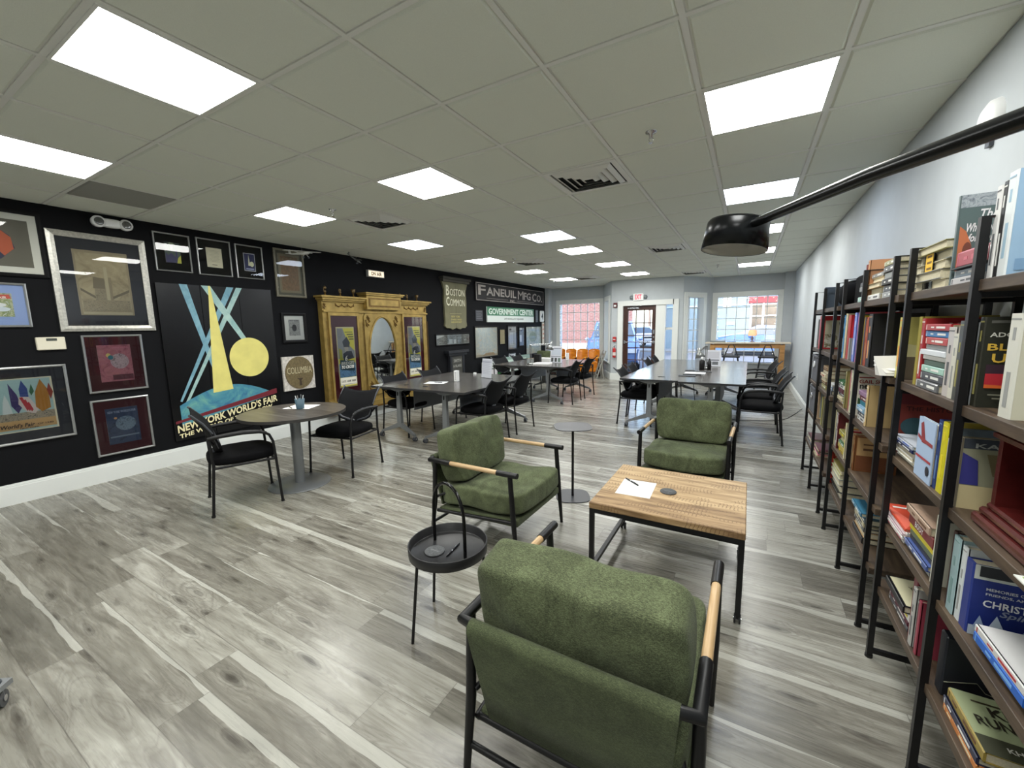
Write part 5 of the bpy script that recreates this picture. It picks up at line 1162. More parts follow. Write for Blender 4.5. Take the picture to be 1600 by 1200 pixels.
t = thing('bottle', 'black and white bottle behind the desk lamp on the long right table', 'bottle', (2.06, 6.95, .74)); a = MB(); a.lathe([(.0, 0), (.04, 0), (.042, .15), (.02, .18), (.0, .18)], M_BLACKPL, 20); a.build('bottle_body', t); a = MB(); a.lathe([(.018, .18), (.018, .22), (.0, .22)], M_WHITE, 16); a.build('bottle_cap', t)
t = thing('bottle', 'plain dark bottle right of the capped bottle on the long right table', 'bottle', (2.17, 7.0, .74)); a = MB(); a.lathe([(.0, 0), (.032, 0), (.032, .14), (.012, .16), (.012, .19), (.0, .19)], M_BLACKPL, 20); a.build('bottle_body', t)
for k, (x, y, w, h, c, lab) in enumerate(((2.02, 6.35, .30, .20, (236, 238, 240), 'sheet of white paper near the bottle on the long right table'), (1.95, 5.95, .24, .10, (90, 94, 100), 'dark flat case nearest the armchair on the long right table'), (2.00, 6.12, .26, .05, (40, 42, 46), 'long thin black case on the long right table'), (2.12, 6.60, .22, .12, (60, 62, 66), 'dark flat folder beside the white sheet on the long right table'), (1.90, 6.75, .14, .08, (80, 82, 86), 'small dark flat case left of the desk lamp on the long right table'))):
    box_('desk_item', lab, 'desk item', (x, y, .74), (w, h, .012), mat(c, .5), .1 * k)
a = MB(); a.prism(ell(0, 0, .05, .02, 20), 0, .004, M_BLACKPL); o = a.build('cable_grommet'); o.location = (1.62, 5.72, .74); tag(o, 'oval black cable grommet at the near end of the long right table', 'grommet', 'cable grommets')
# floor cable
a = MB(); pts = [(3.60, 7.9, .02), (3.45, 7.4, .006), (3.25, 6.85, .006), (2.9, 6.62, .006), (2.5, 6.55, .006), (2.1, 6.7, .006), (2.05, 6.8, .006), (2.0, 6.75, .20), (1.96, 6.7, .60)]
sp = []
for i in range(len(pts) - 1):
    p0 = Vector(pts[max(i - 1, 0)]); p1 = Vector(pts[i]); p2 = Vector(pts[i + 1]); p3 = Vector(pts[min(i + 2, len(pts) - 1)])
    for k in range(6): s = k / 6; sp.append(.5 * ((2 * p1) + (p2 - p0) * s + (2 * p0 - 5 * p1 + 4 * p2 - p3) * s * s + (3 * p1 - p0 - 3 * p2 + p3) * s ** 3))
a.tube(sp, .005, M_BLACKPL, 6); tag(a.build('power_cord'), 'thin black cord running over the floor from the grey wall to the long table', 'cord')

# ------------------------------------------------------------------ bay windows: bar table, stools, seats, easel
t = thing('bar_table', 'tall bar table with pale top on honey wood legs before the right bay window', 'bar table', (2.68, 10.95, 0))
a = MB(); a.cbox((0, 0, 1.035), (1.80, .42, .035), .004, mat((214, 204, 186), .3)); a.build('table_top', t)
for sx in (-1, 1):
    for sy in (-1, 1): a = MB(); a.bx(sx * .74 - .05, sx * .74 + .05, sy * .15 - .035, sy * .15 + .035, 0, .99, M_OAK); a.build('leg', t)
a = MB(); a.bx(-.70, .70, -.17, -.13, .91, 1.02, M_OAK); a.bx(-.70, .70, .13, .17, .91, 1.02, M_OAK); a.bx(-.79, -.75, -.15, .15, .91, 1.02, M_OAK); a.bx(.75, .79, -.15, .15, .91, 1.02, M_OAK); a.build('apron', t)
a = MB(); a.bx(-.28, .28, -.18, -.17, .955, 1.005, mat((120, 88, 52), .5)); a.build('drawer_front', t)
for x, lab in ((2.38, 'black bar stool under the bar table, left one'), (3.12, 'black bar stool under the bar table, right one')):
    t = thing('bar_stool', lab, 'stool', (x, 10.36, 0), 0, 'black bar stools')
    a = MB(); a.cbox((0, 0, .735), (.38, .34, .035), .01, M_BLACKPL); a.build('seat', t)
    for sx in (-1, 1):
        for sy in (-1, 1): a = MB(); a.tube([(sx * .14, sy * .12, .72), (sx * .23, sy * .20, 0)], .014, M_BLACKMETAL, 8); a.build('leg', t)
    a = MB(); a.tube([(-.19, -.17, .30), (.19, -.17, .30)], .010, M_BLACKMETAL, 8); a.tube([(-.19, .17, .30), (.19, .17, .30)], .010, M_BLACKMETAL, 8); a.tube([(-.17, -.15, .45), (-.17, .15, .45)], .010, M_BLACKMETAL, 8); a.tube([(.17, -.15, .45), (.17, .15, .45)], .010, M_BLACKMETAL, 8); a.build('foot_rail', t)
    a = MB(); a.tube([(-.14, .02, .74), (-.05, .10, 1.0), (.05, .10, 1.0), (.14, .02, .74)], .012, M_BLACKMETAL, 8); a.build('back_loop', t)
t = thing('table_lamp', 'small lamp with glowing peach shade on the bar table', 'table lamp', (2.80, 11.0, 1.0525))
a = MB(); a.lathe([(.0, 0), (.05, 0), (.05, .01), (.012, .03), (.03, .07), (.035, .10), (.012, .13), (.01, .17), (.0, .17)], mat((120, 110, 124), .3), 20); a.build('lamp_base', t)
a = MB(); a.lathe([(.085, .15), (.095, .17), (.085, .28), (.06, .30), (.055, .30), (.08, .17)], mat((255, 196, 150), .7, emit=.55), 24); a.build('lamp_shade', t)
box_('laptop', 'closed grey laptop on the left end of the bar table', 'laptop', (2.05, 10.95, 1.0525), (.34, .24, .03), mat((120, 126, 126), .4))
box_('magazine', 'flat magazine left of the lamp on the bar table', 'magazine', (2.36, 10.97, 1.0525), (.20, .14, .012), mat((90, 104, 112), .4))
box_('tablet', 'thin dark tablet right of the lamp on the bar table', 'tablet', (3.12, 10.98, 1.0525), (.26, .18, .012), mat((60, 64, 70), .4))
# orange cinema seats
t = thing('cinema_seats', 'row of four orange plywood cinema seats under the left bay window', 'seat row', (-1.88, 11.25, 0))
OR = wood_mat('orange_plywood', (190, 98, 14), (224, 130, 28), (240, 160, 52), axis=0, stretch=6, scale=2, rough=.3, bump=.02)
for k in range(4):
    x0 = -.74 + .37 * k; cx = x0 + .185; nn = 8
    a = MB(); vs = []
    for j in range(6):
        for i in range(nn + 1): u = -1 + 2 * i / nn; v = j / 5; vs.append((cx + u * .175, .06 - .07 * (1 - u * u) * -1 - .02 + .06 * v, .42 + v * (.36 + .04 * (1 - u * u))))
    a.add(vs, [(j * (nn + 1) + i, j * (nn + 1) + i + 1, (j + 1) * (nn + 1) + i + 1, (j + 1) * (nn + 1) + i) for j in range(5) for i in range(nn)], OR, True); a.build('backrest', t, solid=.014)
    a = MB(); a.pad((cx, -.02, .30), (.34, .10, .34), OR, 5); a.build('folded_seat', t)
for k in range(5):
    x = -.74 + .37 * k; a = MB(); a.hull([(x - .015, -.18, 0), (x + .015, -.18, 0), (x - .015, .12, 0), (x + .015, .12, 0), (x - .012, -.05, .55), (x + .012, -.05, .55), (x - .012, .06, .55), (x + .012, .06, .55)], mat((70, 48, 34), .5)); sd = a.build('side_standard', t)
    a = MB(); a.cbox((x, -.10, .57), (.05, .26, .03), .008, mat((236, 170, 70), .35)); a.build('armrest', sd)
t = thing('folding_chair', 'folded grey slatted wooden chair leaning by the left bay side window', 'folding chair', (-.985, 10.90, 0), math.radians(-62)); gw = mat((150, 150, 142), .6)
for s in (-1, 1):
    a = MB(); a.tube([(s * .19, -.14, 0), (s * .19, .12, .80)], .016, gw, 6, sq=True); a.build('leg', t)
    a = MB(); a.tube([(s * .16, .06, 0), (s * .16, .0, .62)], .014, gw, 6, sq=True); a.build('rear_leg', t)
a = MB()
for k in range(6): z = .10 + .12 * k; a.bx(-.19, .19, -.14 + .325 * z - .008, -.14 + .325 * z + .008, z - .02, z + .02, gw)
a.build('slats', t)
# string lights around the bay windows
def string_lights(label, x0, x1, y, z0, z1, n):
    t = thing('string_lights', label, 'string lights', (x0, y, z1)); pts = []
    per = (z1 - z0) * 2 + (x1 - x0)
    for k in range(n + 1):
        s = per * k / n
        if s < z1 - z0: p = (0.03, s + z0 - z1)
        elif s < z1 - z0 + x1 - x0: p = (s - (z1 - z0), -.035)
        else: p = (x1 - x0 - .03, -(s - (z1 - z0) - (x1 - x0)))
        pts.append((p[0], -.06, p[1] + .02 * math.sin(k * 2.3)))
    a = MB(); a.tube(pts, .002, mat((200, 200, 190), .6), 4); a.build('wire', t); m = mat((255, 246, 220), .5, emit=1.2)
    for k, p in enumerate(pts):
        a = MB(); a.ball((p[0], p[1] - .01, p[2] - .01), .014, m, 6); a.build('bulb', t)
string_lights('string of small globe bulbs around the left bay window', -2.60, -1.30, 11.75, .75, 2.20, 26)
string_lights('string of small globe bulbs around the right bay window', 1.97, 3.30, 11.60, .55, 2.18, 24)

# ------------------------------------------------------------------ arc floor lamp
t = thing('arc_lamp', 'black arc floor lamp whose head hangs over the room', 'floor lamp', (3.22, -.02, 0))
hd = Vector((2.668, 1.17, 1.845)) - Vector((3.22, -.02, 0))
a = MB(); a.lathe([(.0, 0), (.13, 0), (.13, .02), (.02, .03), (.0, .03)], M_BLACKMETAL, 32); a.build('base', t)
a = MB(); a.cyl((0, 0), .014, .03, 1.80, M_BLACKMETAL, 16); a.build('pole', t)
lampblk = mat((20, 22, 24), .25, metal=.5, name='satin_black_lamp')
a = MB(); e = hd + Vector((.02, .0, .035)); p0_ = Vector((0, 0, 1.795)); a.tube([p0_ + (p0_ - e) * .06, p0_, p0_.lerp(e, .5) + Vector((0, 0, .012)), e], [.018, .018, .0165, .015], lampblk, 14); a.build('arm', t)
Mh = Matrix.Scale(1, 4) @ Matrix.Translation(hd + Vector((0, 0, .006))) @ Matrix.Rotation(math.radians(6), 4, 'Y') @ Matrix.Rotation(math.radians(-4), 4, 'X')
Mh = Mh @ Matrix.Scale(.93, 4); a = MB(Mh); a.lathe([(.0, .066), (.09, .066), (.110, .062), (.116, .052), (.125, -.055), (.121, -.055), (.110, .04), (.0, .05)][::-1], lampblk, 48); sh = a.build('lamp_shade', t)
a = MB(Mh); a.lathe([(.0, -.0545), (.121, -.0545)], mat((196, 196, 190), .6), 40); a.build('shade_diffuser', sh)
a = MB(Mh); a.ball((.015, -.005, .03), (.04, .045, .045), lampblk, 12); a.build('arm_joint', t)
# ------------------------------------------------------------------ bookcases along the grey wall
ZS = [1.63, 1.27, .955, .65, .355]; XF, XB = 3.285, 3.585
CASES = {'far': (4.36, 3.79, 3.22), 'middle': (2.92, 2.355, 1.79), 'near': (1.57, 1.00, .43)}
for cn, ys in CASES.items():
    t = thing('bookcase', {'far': 'black metal bookcase with brown shelves and grey bins, farthest of three', 'middle': 'black metal bookcase with brown shelves, middle of three', 'near': 'black metal bookcase with brown shelves, nearest the camera'}[cn], 'bookcase', (3.44, ys[1], 0), 0, 'open bookcases along the grey wall')
    M_ = Matrix.Translation((-3.44, -ys[1], 0))
    for y in ys:
        a = MB(M_); a.tube([(XF, y, .0), (XF, y, 1.80), (XB, y, 1.80), (XB, y, 0)], .0105, M_BLACKMETAL, sq=True); a.tube([(XF, y, .035), (XB, y, .035)], .0095, M_BLACKMETAL, sq=True)
        for z in ZS: a.tube([(XF, y, z - .042), (XB, y, z - .042)], .008, M_BLACKMETAL, sq=True)
        a.cyl((XF, y), .015, 0, .012, M_BLACKPL, 10); a.cyl((XB, y), .015, 0, .012, M_BLACKPL, 10); a.build('side_frame', t)
    for z in ZS: a = MB(M_); a.bx(XF + .002, XB + .012, ys[2] - .07, ys[0] + (.07 if cn != 'far' else .015), z - .032, z, M_SHELFWOOD); a.build('shelf', t, bevel=.002)
    a = MB(M_); a.tube([(XB + .004, ys[0], .06), (XB + .004, ys[1], 1.75)], .004, M_BLACKMETAL, 6); a.tube([(XB + .008, ys[1], .06), (XB + .008, ys[0], 1.75)], .004, M_BLACKMETAL, 6); a.build('cross_brace', t)

NAMES = [('white', (232, 232, 230)), ('cream', (222, 212, 178)), ('grey', (140, 142, 142)), ('dark grey', (78, 80, 84)), ('black', (26, 26, 28)), ('red', (176, 36, 40)), ('maroon', (96, 28, 38)), ('orange', (214, 92, 40)), ('yellow', (226, 206, 50)), ('olive', (148, 144, 88)), ('tan', (176, 144, 104)), ('brown', (100, 70, 48)),
         ('blue', (44, 88, 180)), ('light blue', (140, 176, 206)), ('navy', (30, 40, 84)), ('green', (60, 110, 70)), ('mint', (160, 200, 186)), ('pink', (206, 110, 124)), ('slate', (92, 112, 112))]
def cname(c): return min(NAMES, key=lambda n: sum((a - b) ** 2 for a, b in zip(n[1], c)))[0]
M_PAGES = mat((206, 198, 172), .9, noise=.12, nscale=220, name='page_edges')
brnd = random.Random(11)
def book(label, loc, up, th, L, d, c, mark=None, flip=False, cover=None, lean=0.0, rough=.4, grp=None):
    """up: spine towards the room, front cover towards the camera; lying: spine towards the room, cover up"""
    # canonical standing book: x depth from spine, y thickness (centred), z height. Lying: thickness -> z, height -> y
    T = Matrix.Identity(4)
    if not up: T = Matrix(((1, 0, 0, 0), (0, 0, 1, -L), (0, -1, 0, th / 2), (0, 0, 0, 1)))
    if flip: T = T @ Matrix.Translation((d, 0, 0)) @ Matrix.Scale(-1, 4, (1, 0, 0))
    m = mat(c, rough, coat=.15); b = .0025
    a = MB(T); a.bx(0, d, -th / 2, -th / 2 + b, 0, L, m); a.bx(0, d, th / 2 - b, th / 2, 0, L, m)
    a.hull([(0, -th / 2, 0), (0, th / 2, 0), (-.003, -th * .4, 0), (-.003, th * .4, 0), (.003, -th / 2, 0), (.003, th / 2, 0), (0, -th / 2, L), (0, th / 2, L), (-.003, -th * .4, L), (-.003, th * .4, L), (.003, -th / 2, L), (.003, th / 2, L)], m)
    if isinstance(mark, str):
        a.text(mark, L * .12, -th * .26, L * .80, th * .26, 0, M_PAPER, .01, M=Matrix(((0, 0, -1, -.0037), (0, -1, 0, 0), (-1, 0, 0, L), (0, 0, 0, 1))), fit=False)
    elif mark:
        mm = mat(mark, .5); w = th * .26
        q0 = .10 + .1 * brnd.random(); q1 = .55 + .2 * brnd.random(); ww = th * .15
        a.bx(-.0037, -.003, -ww, ww, L * q0, L * (q0 + .34), mm); a.bx(-.0037, -.003, -ww * .7, ww * .7, L * q1, L * (q1 + .12), mm); a.bx(-.0037, -.003, -th * .36, th * .36, L * .94, L * .955, mm)
    if cover: art(a, cover, d, L, 0, Matrix.Translation((0, -th / 2, 0)) @ FARW)
    o = a.build('book'); o.location = loc
    if lean: o.rotation_euler = (lean, 0, 0)
    p = MB(T); p.bx(.004, d - .005, -th / 2 + b, th / 2 - b, .004, L - .004, M_PAGES); p.build('pages', o)
    return tag(o, label, 'book', grp)
SHELFN = ['top', 'upper', 'middle', 'lower', 'bottom']
def row(case, lv, y, items):
    nu = 0; npile = 0; z = ZS[lv]; nup = sum(1 for i in items if i[0] == 'u'); npl = sum(1 for i in items if i[0] == 's')
    grp = 'books on the %s shelf of the %s bookcase' % (SHELFN[lv], case)
    for it in items:
        if it[0] == 'g': y -= it[1]
        elif it[0] == 'u':
            _, th, h, d, c = it[:5]; mark = it[5] if len(it) > 5 else None; cov = it[6] if len(it) > 6 else None; lab = it[7] if len(it) > 7 else None
            sz = 'slim ' if th < .025 else ('thick ' if th > .045 else '')
            if not lab: lab = '%s%s book, %s upright from the far end, %s shelf of the %s bookcase' % (sz, cname(c), ordn[nu], SHELFN[lv], case)
            book(lab, (XF + .012 + brnd.uniform(0, .012), y - th / 2, z + .0005), True, th - .001, h, d, c, mark, cover=cov, grp=grp); nu += 1; y -= th
        elif it[0] == 's':
            _, L, bs = it; zz = z + .0005
            for k, q in enumerate(bs):
                th, c = q[0], q[1]; mark = q[2] if len(q) > 2 else None; flip = q[3] if len(q) > 3 else False; cov = q[4] if len(q) > 4 else None; lab = q[5] if len(q) > 5 else None; LL = L - brnd.uniform(0, .03)
                if not lab: lab = '%s book, %s from bottom of %s, %s shelf of the %s bookcase' % (cname(c), ordn[k], 'the pile' if npl == 1 else 'the %s pile' % ordn[npile], SHELFN[lv], case)
                book(lab, (XF + .010 + brnd.uniform(0, .02), y - brnd.uniform(0, .02), zz), False, th - .0006, LL, brnd.uniform(.14, .17), c, mark, flip, cov, grp=grp); zz += th
            y -= L; npile += 1
WH, CR, GY, DG, BK, RD, MR, OR_, YL, OL, TN, BR, BL, LB, NV, GN, MT, PK = (228, 228, 224), (216, 206, 172), (146, 148, 146), (84, 86, 90), (24, 24, 27), (172, 34, 40), (92, 26, 36), (212, 88, 40), (222, 204, 44), (150, 144, 84), (172, 142, 102), (104, 72, 50), (40, 84, 176), (138, 176, 204), (28, 38, 82), (62, 110, 72), (158, 198, 184), (200, 104, 118)
S = None
# ---- far bookcase
row('far', 0, 3.99, [('u', .05, .19, .2, (58, 70, 92)), ('u', .045, .18, .2, (96, 116, 140), WH), ('u', .035, .17, .2, (70, 82, 96))])
row('far', 1, 4.22, [('u', .02, .27, .2, GY), ('g', .13), ('u', .07, .30, .255, RD, None, [('r', .12, .04, .97, .86, (190, 186, 160)), ('r', .12, .04, .97, .45, print_mat('still_life_print', [(60, 70, 40), (206, 204, 190), (110, 100, 60), (150, 150, 130)], 18)), ('p', [(.5, .8), (.6, .4), (.75, .4), (.8, .75)], (80, 84, 76))], 'tall red book with a still life picture cover on the far bookcase')])
row('far', 2, 3.75, [('s', .25, [(.035, OL, WH), (.03, BR, CR), (.035, TN, BR, True), (.03, CR, RD), (.03, BR, TN, True), (.03, TN, BR)]), ('g', .02), ('s', .22, [(.03, DG), (.03, (130, 150, 176), WH), (.015, WH)])])
row('far', 3, 3.93, [('u', .045, .25, .2, MR), ('u', .08, .26, .2, (206, 176, 140), MR, [('r', .05, .05, .95, .95, (140, 146, 146)), ('r', .1, .6, .9, .75, (110, 116, 120))]), ('g', .22), ('u', .05, .24, .2, OL), ('u', .05, .25, .2, TN, DG), ('u', .04, .24, .2, (120, 116, 92))])
row('far', 4, 4.25, [('s', .30, [(.012, DG), (.012, MR, WH), (.012, CR), (.012, PK), (.014, GY, WH), (.012, MR)]), ('g', .05), ('s', .30, [(.012, CR), (.012, PK, WH), (.014, DG), (.012, TN, WH), (.012, (120, 60, 76))])])
for z, lab in ((ZS[2], 'grey fabric bin with white ring handle, upper of two in the far bookcase'), (ZS[3], 'grey fabric bin with ring handle, lower of two in the far bookcase')):
    t = thing('storage_bin', lab, 'storage bin', (3.43, 4.16, z + .0005), 0, 'grey fabric bins'); fb = mat((92, 93, 98), .9, noise=.1, nscale=200, bump=.3, name='grey_bin_fabric')
    a = MB(); a.hull([(x, y, zz) for x in (-.135, .135) for y in (-.17, .17) for zz in (0, .24)], fb); a.build('bin_body', t, bevel=.008)
    a = MB(); a.bx(-.142, .142, -.176, .176, .225, .25, fb); a.build('bin_lid', t, bevel=.006)
    a = MB(Matrix.Translation((-.137, 0, .16)) @ Matrix.Rotation(-R90, 4, 'Y')); a.tube([(.026 * math.cos(2 * math.pi * k / 20), .026 * math.sin(2 * math.pi * k / 20), .003) for k in range(20)], .006, M_CHROME if z < .8 else M_WHITE, 8, closed=True); a.build('ring_handle', t)
def soft(name, label, cat, c, d, m, e=4):
    t = thing(name, label, cat, (c[0], c[1], c[2])); a = MB(); a.pad((0, 0, d[2] / 2), d, m, e); a.build('body', t); return t
t = soft('round_basket', 'round black fabric basket on top of the far bookcase', 'basket', (3.46, 3.54, ZS[0] + .0005), (.24, .36, .20), M_BLACKFAB, 2.6); a = MB(); a.tube([(.06 * math.cos(k * .52), .10 * math.sin(k * .52), .20) for k in range(12)], .006, M_BLACKMETAL, 6, closed=True); a.build('rim', t)
t = thing('black_case', 'boxy black case on the far end of the middle bookcase top', 'case', (3.45, 2.73, ZS[0] + .0005)); a = MB(); a.cbox((0, 0, .09), (.24, .30, .18), .012, M_BLACKFAB); a.build('case_body', t); a = MB(); a.tube([(0, -.06, .18), (0, -.04, .20), (0, .04, .20), (0, .06, .18)], .006, M_BLACKPL, 6); a.build('handle', t)
# ---- middle bookcase
row('middle', 0, 2.56, [('s', .14, [(.03, MT, WH), (.03, LB, DG), (.03, GY), (.025, DG)]), ('u', .028, .205, .17, (110, 42, 40)), ('u', .036, .225, .18, (186, 132, 92), BR), ('s', .24, [(.03, WH, DG), (.032, OL, None, True), (.028, TN, None, True), (.03, CR, OL, True), (.022, GY, WH)]), ('g', .02), ('s', .24, [(.03, GY, WH), (.032, DG, WH), (.032, BK, WH), (.03, GY), (.03, DG, WH), (.026, (150, 150, 110), WH)])])
row('middle', 1, 2.97, [('u', .02, .30, .2, BK, WH), ('u', .07, .29, .2, (66, 140, 196), WH), ('u', .05, .30, .2, CR, GY), ('u', .09, .29, .21, (176, 30, 34)), ('u', .03, .14, .14, GY), ('g', .05), ('u', .065, .30, .2, (36, 76, 186), WH), ('u', .04, .30, .2, (120, 140, 214), WH), ('u', .05, .30, .22, (206, 88, 108), (120, 150, 210), [('r', .04, .45, .97, .97, (70, 80, 84)), ('r', .04, .03, .97, .45, (190, 192, 186)), ('r', .1, .6, .9, .64, (180, 184, 186)), ('r', .1, .75, .9, .79, (150, 156, 160))]),
    ('g', .05), ('u', .035, .24, .18, (150, 40, 44), GY), ('u', .045, .28, .19, (206, 180, 30), BK, [('r', .04, .1, .97, .4, (214, 226, 40)), ('c', .55, .25, .2, .1, (20, 20, 20))]), ('u', .03, .27, .18, (110, 90, 90)), ('u', .04, .25, .17, (212, 110, 60), BR), ('u', .04, .27, .18, (168, 78, 62), TN), ('u', .085, .285, .2, BK, (208, 150, 100))])
t = thing('loose_papers', 'white curled papers jutting out between the middle and near bookcases', 'papers', (3.33, 1.745, ZS[1] + .001))
for k in range(3): a = MB(); a.add([(-.08 + .02 * k, -.035, .005 + .012 * k), (-.08 + .02 * k, .04, .001 + .012 * k), (.14, .04, .001 + .012 * k), (.14, -.035, .005 + .012 * k), (-.10, .0, .09 - .02 * k), (.14, .0, .10 - .02 * k)], [(0, 1, 4), (1, 2, 5, 4), (0, 4, 5, 3)], M_PAPER); a.build('sheet', t)
row('middle', 2, 2.97, [('s', .22, [(.03, TN, WH), (.025, CR), (.022, NV, WH), (.03, (96, 50, 60)), (.03, WH, DG), (.025, GN, WH)]), ('g', .01), ('u', .03, .24, .19, OL), ('u', .03, .24, .19, (140, 130, 80), GN), ('g', .07), ('u', .04, .26, .2, (168, 70, 80)), ('u', .055, .265, .2, (206, 206, 176), GY), ('u', .045, .26, .2, (196, 200, 170)),
    ('u', .03, .245, .185, (214, 212, 192), GY, [('r', 0, 0, 1, 1, (226, 222, 208)), ('r', .05, .93, .95, .96, (150, 50, 40)), ('t', 'GAIL', .06, .80, .42, .89, (150, 44, 36)), ('t', 'SHEEHY', .46, .80, .95, .89, (150, 44, 36)), ('t', 'new', .08, .67, .48, .77, (34, 34, 34)), ('t', 'passages', .08, .53, .92, .65, (44, 84, 54)), ('r', .06, .2, .94, .46, (206, 214, 200)), ('p', [(.06, .44), (.5, .38), (.94, .46), (.94, .40), (.5, .28), (.06, .22)], (60, 96, 60)), ('t', 'mapping your', .08, .11, .8, .17, (40, 40, 40)), ('t', 'life across time', .08, .04, .86, .10, (40, 40, 40))], 'white book titled new passages standing on the middle shelf of the middle bookcase'),
    ('g', .09), ('s', .19, [(.03, WH, DG), (.028, (70, 70, 84), WH), (.03, LB, WH), (.028, (40, 120, 140)), (.03, (120, 40, 60), WH), (.026, (150, 120, 150))]), ('u', .035, .22, .18, (196, 170, 120), WH)])
row('middle', 3, 2.97, [('u', .075, .25, .19, (190, 184, 150), DG), ('u', .06, .24, .19, (200, 200, 190), DG), ('u', .035, .25, .22, (84, 24, 32), WH, [('i', 'the', .2, .72, .4, .80, (150, 84, 84)), ('i', 'Happy Chef', .12, .5, .9, .64, (150, 96, 90))], 'maroon cookbook standing upright on the lower shelf of the middle bookcase'), ('s', .20, [(.022, YL, BR), (.03, (190, 170, 90)), (.022, GN, WH), (.03, CR, None, True), (.04, OL, YL)]), ('u', .045, .225, .18, (190, 184, 140)), ('u', .02, .225, .18, (206, 200, 170), YL, [('r', .1, .7, .9, .9, YL)]), ('g', .05), ('u', .03, .20, .16, (120, 30, 36)), ('u', .05, .215, .16, (186, 50, 66), PK), ('u', .04, .205, .16, TN, BR), ('g', .03),
    ('u', .03, .21, .19, (120, 74, 40), TN, [('r', .05, .45, .95, .95, (176, 142, 96)), ('r', .2, .6, .8, .66, (90, 60, 40)), ('r', .2, .75, .7, .79, (90, 60, 40)), ('r', .05, .05, .95, .45, (110, 64, 36))], 'brown and tan book nearest the near end, lower shelf of middle bookcase')])
row('middle', 4, 2.985, [('u', .045, .235, .18, (196, 62, 44), CR, [('r', 0, 0, 1, 1, (190, 50, 36)), ('r', .1, .86, .9, .9, (226, 190, 130)), ('t', 'STRONG', .1, .68, .95, .82, (240, 220, 190)), ('r', .1, .5, .95, .62, (120, 24, 28)), ('t', 'WOMEN', .25, .40, .95, .50, (236, 226, 214)), ('p', [(.05, .1), (.1, .45), (.2, .3), (.3, .5), (.35, .28), (.5, .35), (.4, .15), (.45, .02)], (232, 132, 40)), ('p', [(.15, .2), (.35, .3), (.38, .1)], (50, 70, 30))], 'orange-red book with bold white title standing at the far end, bottom shelf, middle bookcase'),
    ('s', .31, [(.036, GY, None, True), (.004, BK), (.04, (190, 190, 170), None, True), (.004, BK), (.04, GY, None, True), (.03, (180, 184, 150), GN, True), (.03, OL, None, True)]), ('g', .42), ('s', .24, [(.03, BK), (.03, TN, None, True), (.02, DG, WH), (.03, CR, NV), (.03, (40, 60, 70), WH), (.022, (60, 120, 150), WH)])])
# ---- near bookcase
row('near', 0, 1.62, [('s', .30, [(.034, CR, None, True), (.034, GY, DG, True), (.032, CR, None, True), (.032, GY, None, True), (.03, OL, None, True)]), ('g', .06),
    ('u', .014, .285, .155, (78, 96, 98), None, [('r', 0, 0, 1, 1, (84, 104, 104)), ('r', 0, .86, 1, 1, print_mat('snow_trees', [(60, 74, 90), (170, 180, 186), (96, 112, 122)], 40)), ('i', 'The Bear', .30, .72, .96, .83, (226, 230, 232)), ('i', "Who Couldn't Wait", .12, .59, .97, .69, (226, 230, 232)), ('i', 'for Christmas', .16, .48, .84, .57, (226, 230, 232)), ('p', [(.02, .1), (.02, .66), (.12, .6), (.22, .44), (.2, .1)], (186, 110, 70)), ('c', .16, .38, .07, .1, (110, 60, 44)), ('p', [(.02, .02), (.3, .02), (.36, .22), (.2, .18), (.04, .22)], (160, 44, 56)), ('p', [(.55, .02), (.5, .2), (.6, .28), (.72, .22), (.72, .02)], (46, 56, 104)), ('c', .62, .36, .06, .07, (196, 140, 120)), ('p', [(.56, .38), (.64, .50), (.68, .38)], (60, 50, 56))], 'slate picture book with two cartoon figures standing tall on the near bookcase top'),
    ('s', .235, [(.022, (190, 188, 190), DG), (.026, (120, 140, 156), WH), (.006, BK), (.05, (176, 72, 86), PK)]), ('g', .01),
    ('u', .028, .245, .17, (216, 216, 214), DG, [('r', 0, 0, 1, 1, (222, 222, 218)), ('r', 0, .6, 1, 1, (34, 32, 34)), ('c', .62, .78, .26, .18, (176, 140, 90)), ('c', .55, .74, .1, .09, (196, 150, 110)), ('p', [(.3, .62), (.5, .66), (.6, .6), (.5, .4)], (230, 228, 222)), ('i', 'the', .45, .42, .85, .50, (60, 60, 60)), ('t', 'A', .4, .30, .7, .40, (40, 40, 40)), ('r', .1, .03, .9, .2, (156, 116, 66)), ('r', .1, .0, .9, .08, (190, 190, 188))], 'black and white book with portrait painting cover on the near bookcase top'),
    ('u', .022, .25, .17, BK, WH), ('u', .045, .265, .23, (220, 226, 228), (150, 180, 200), [('r', 0, 0, 1, 1, (150, 182, 210)), ('p', [(.4, 0), (.4, .4), (.6, .62), (.95, .66), (1, 0)], (190, 196, 196)), ('p', [(.08, .72), (.2, .76), (.3, .7), (.16, .68)], (226, 232, 236)), ('r', .05, .05, .4, .16, (120, 156, 190))], 'white spined book with sky blue cover, last on the near bookcase top')])
t = thing('card_holder', 'clear holder with yellow note card on the near bookcase top', 'card holder', (XF + .012, 1.47, ZS[0] + .0005)); a = MB(RIGHTW); ac = glass_mat('acrylic3'); a.bx(-.05, .05, 0, .165, -.010, -.008, ac); a.bx(-.05, .05, 0, .003, -.03, .0, ac); a.build('acrylic_sheet', t)
a = MB(RIGHTW); a.bx(-.03, .04, .06, .145, -.0078, -.0070, mat((240, 196, 70), .7)); 
for k in range(3): a.bx(-.015, .03, .075 + .022 * k, .083 + .022 * k, -.0070, -.0066, mat((120, 90, 40), .7))
a.build('note_card', t)
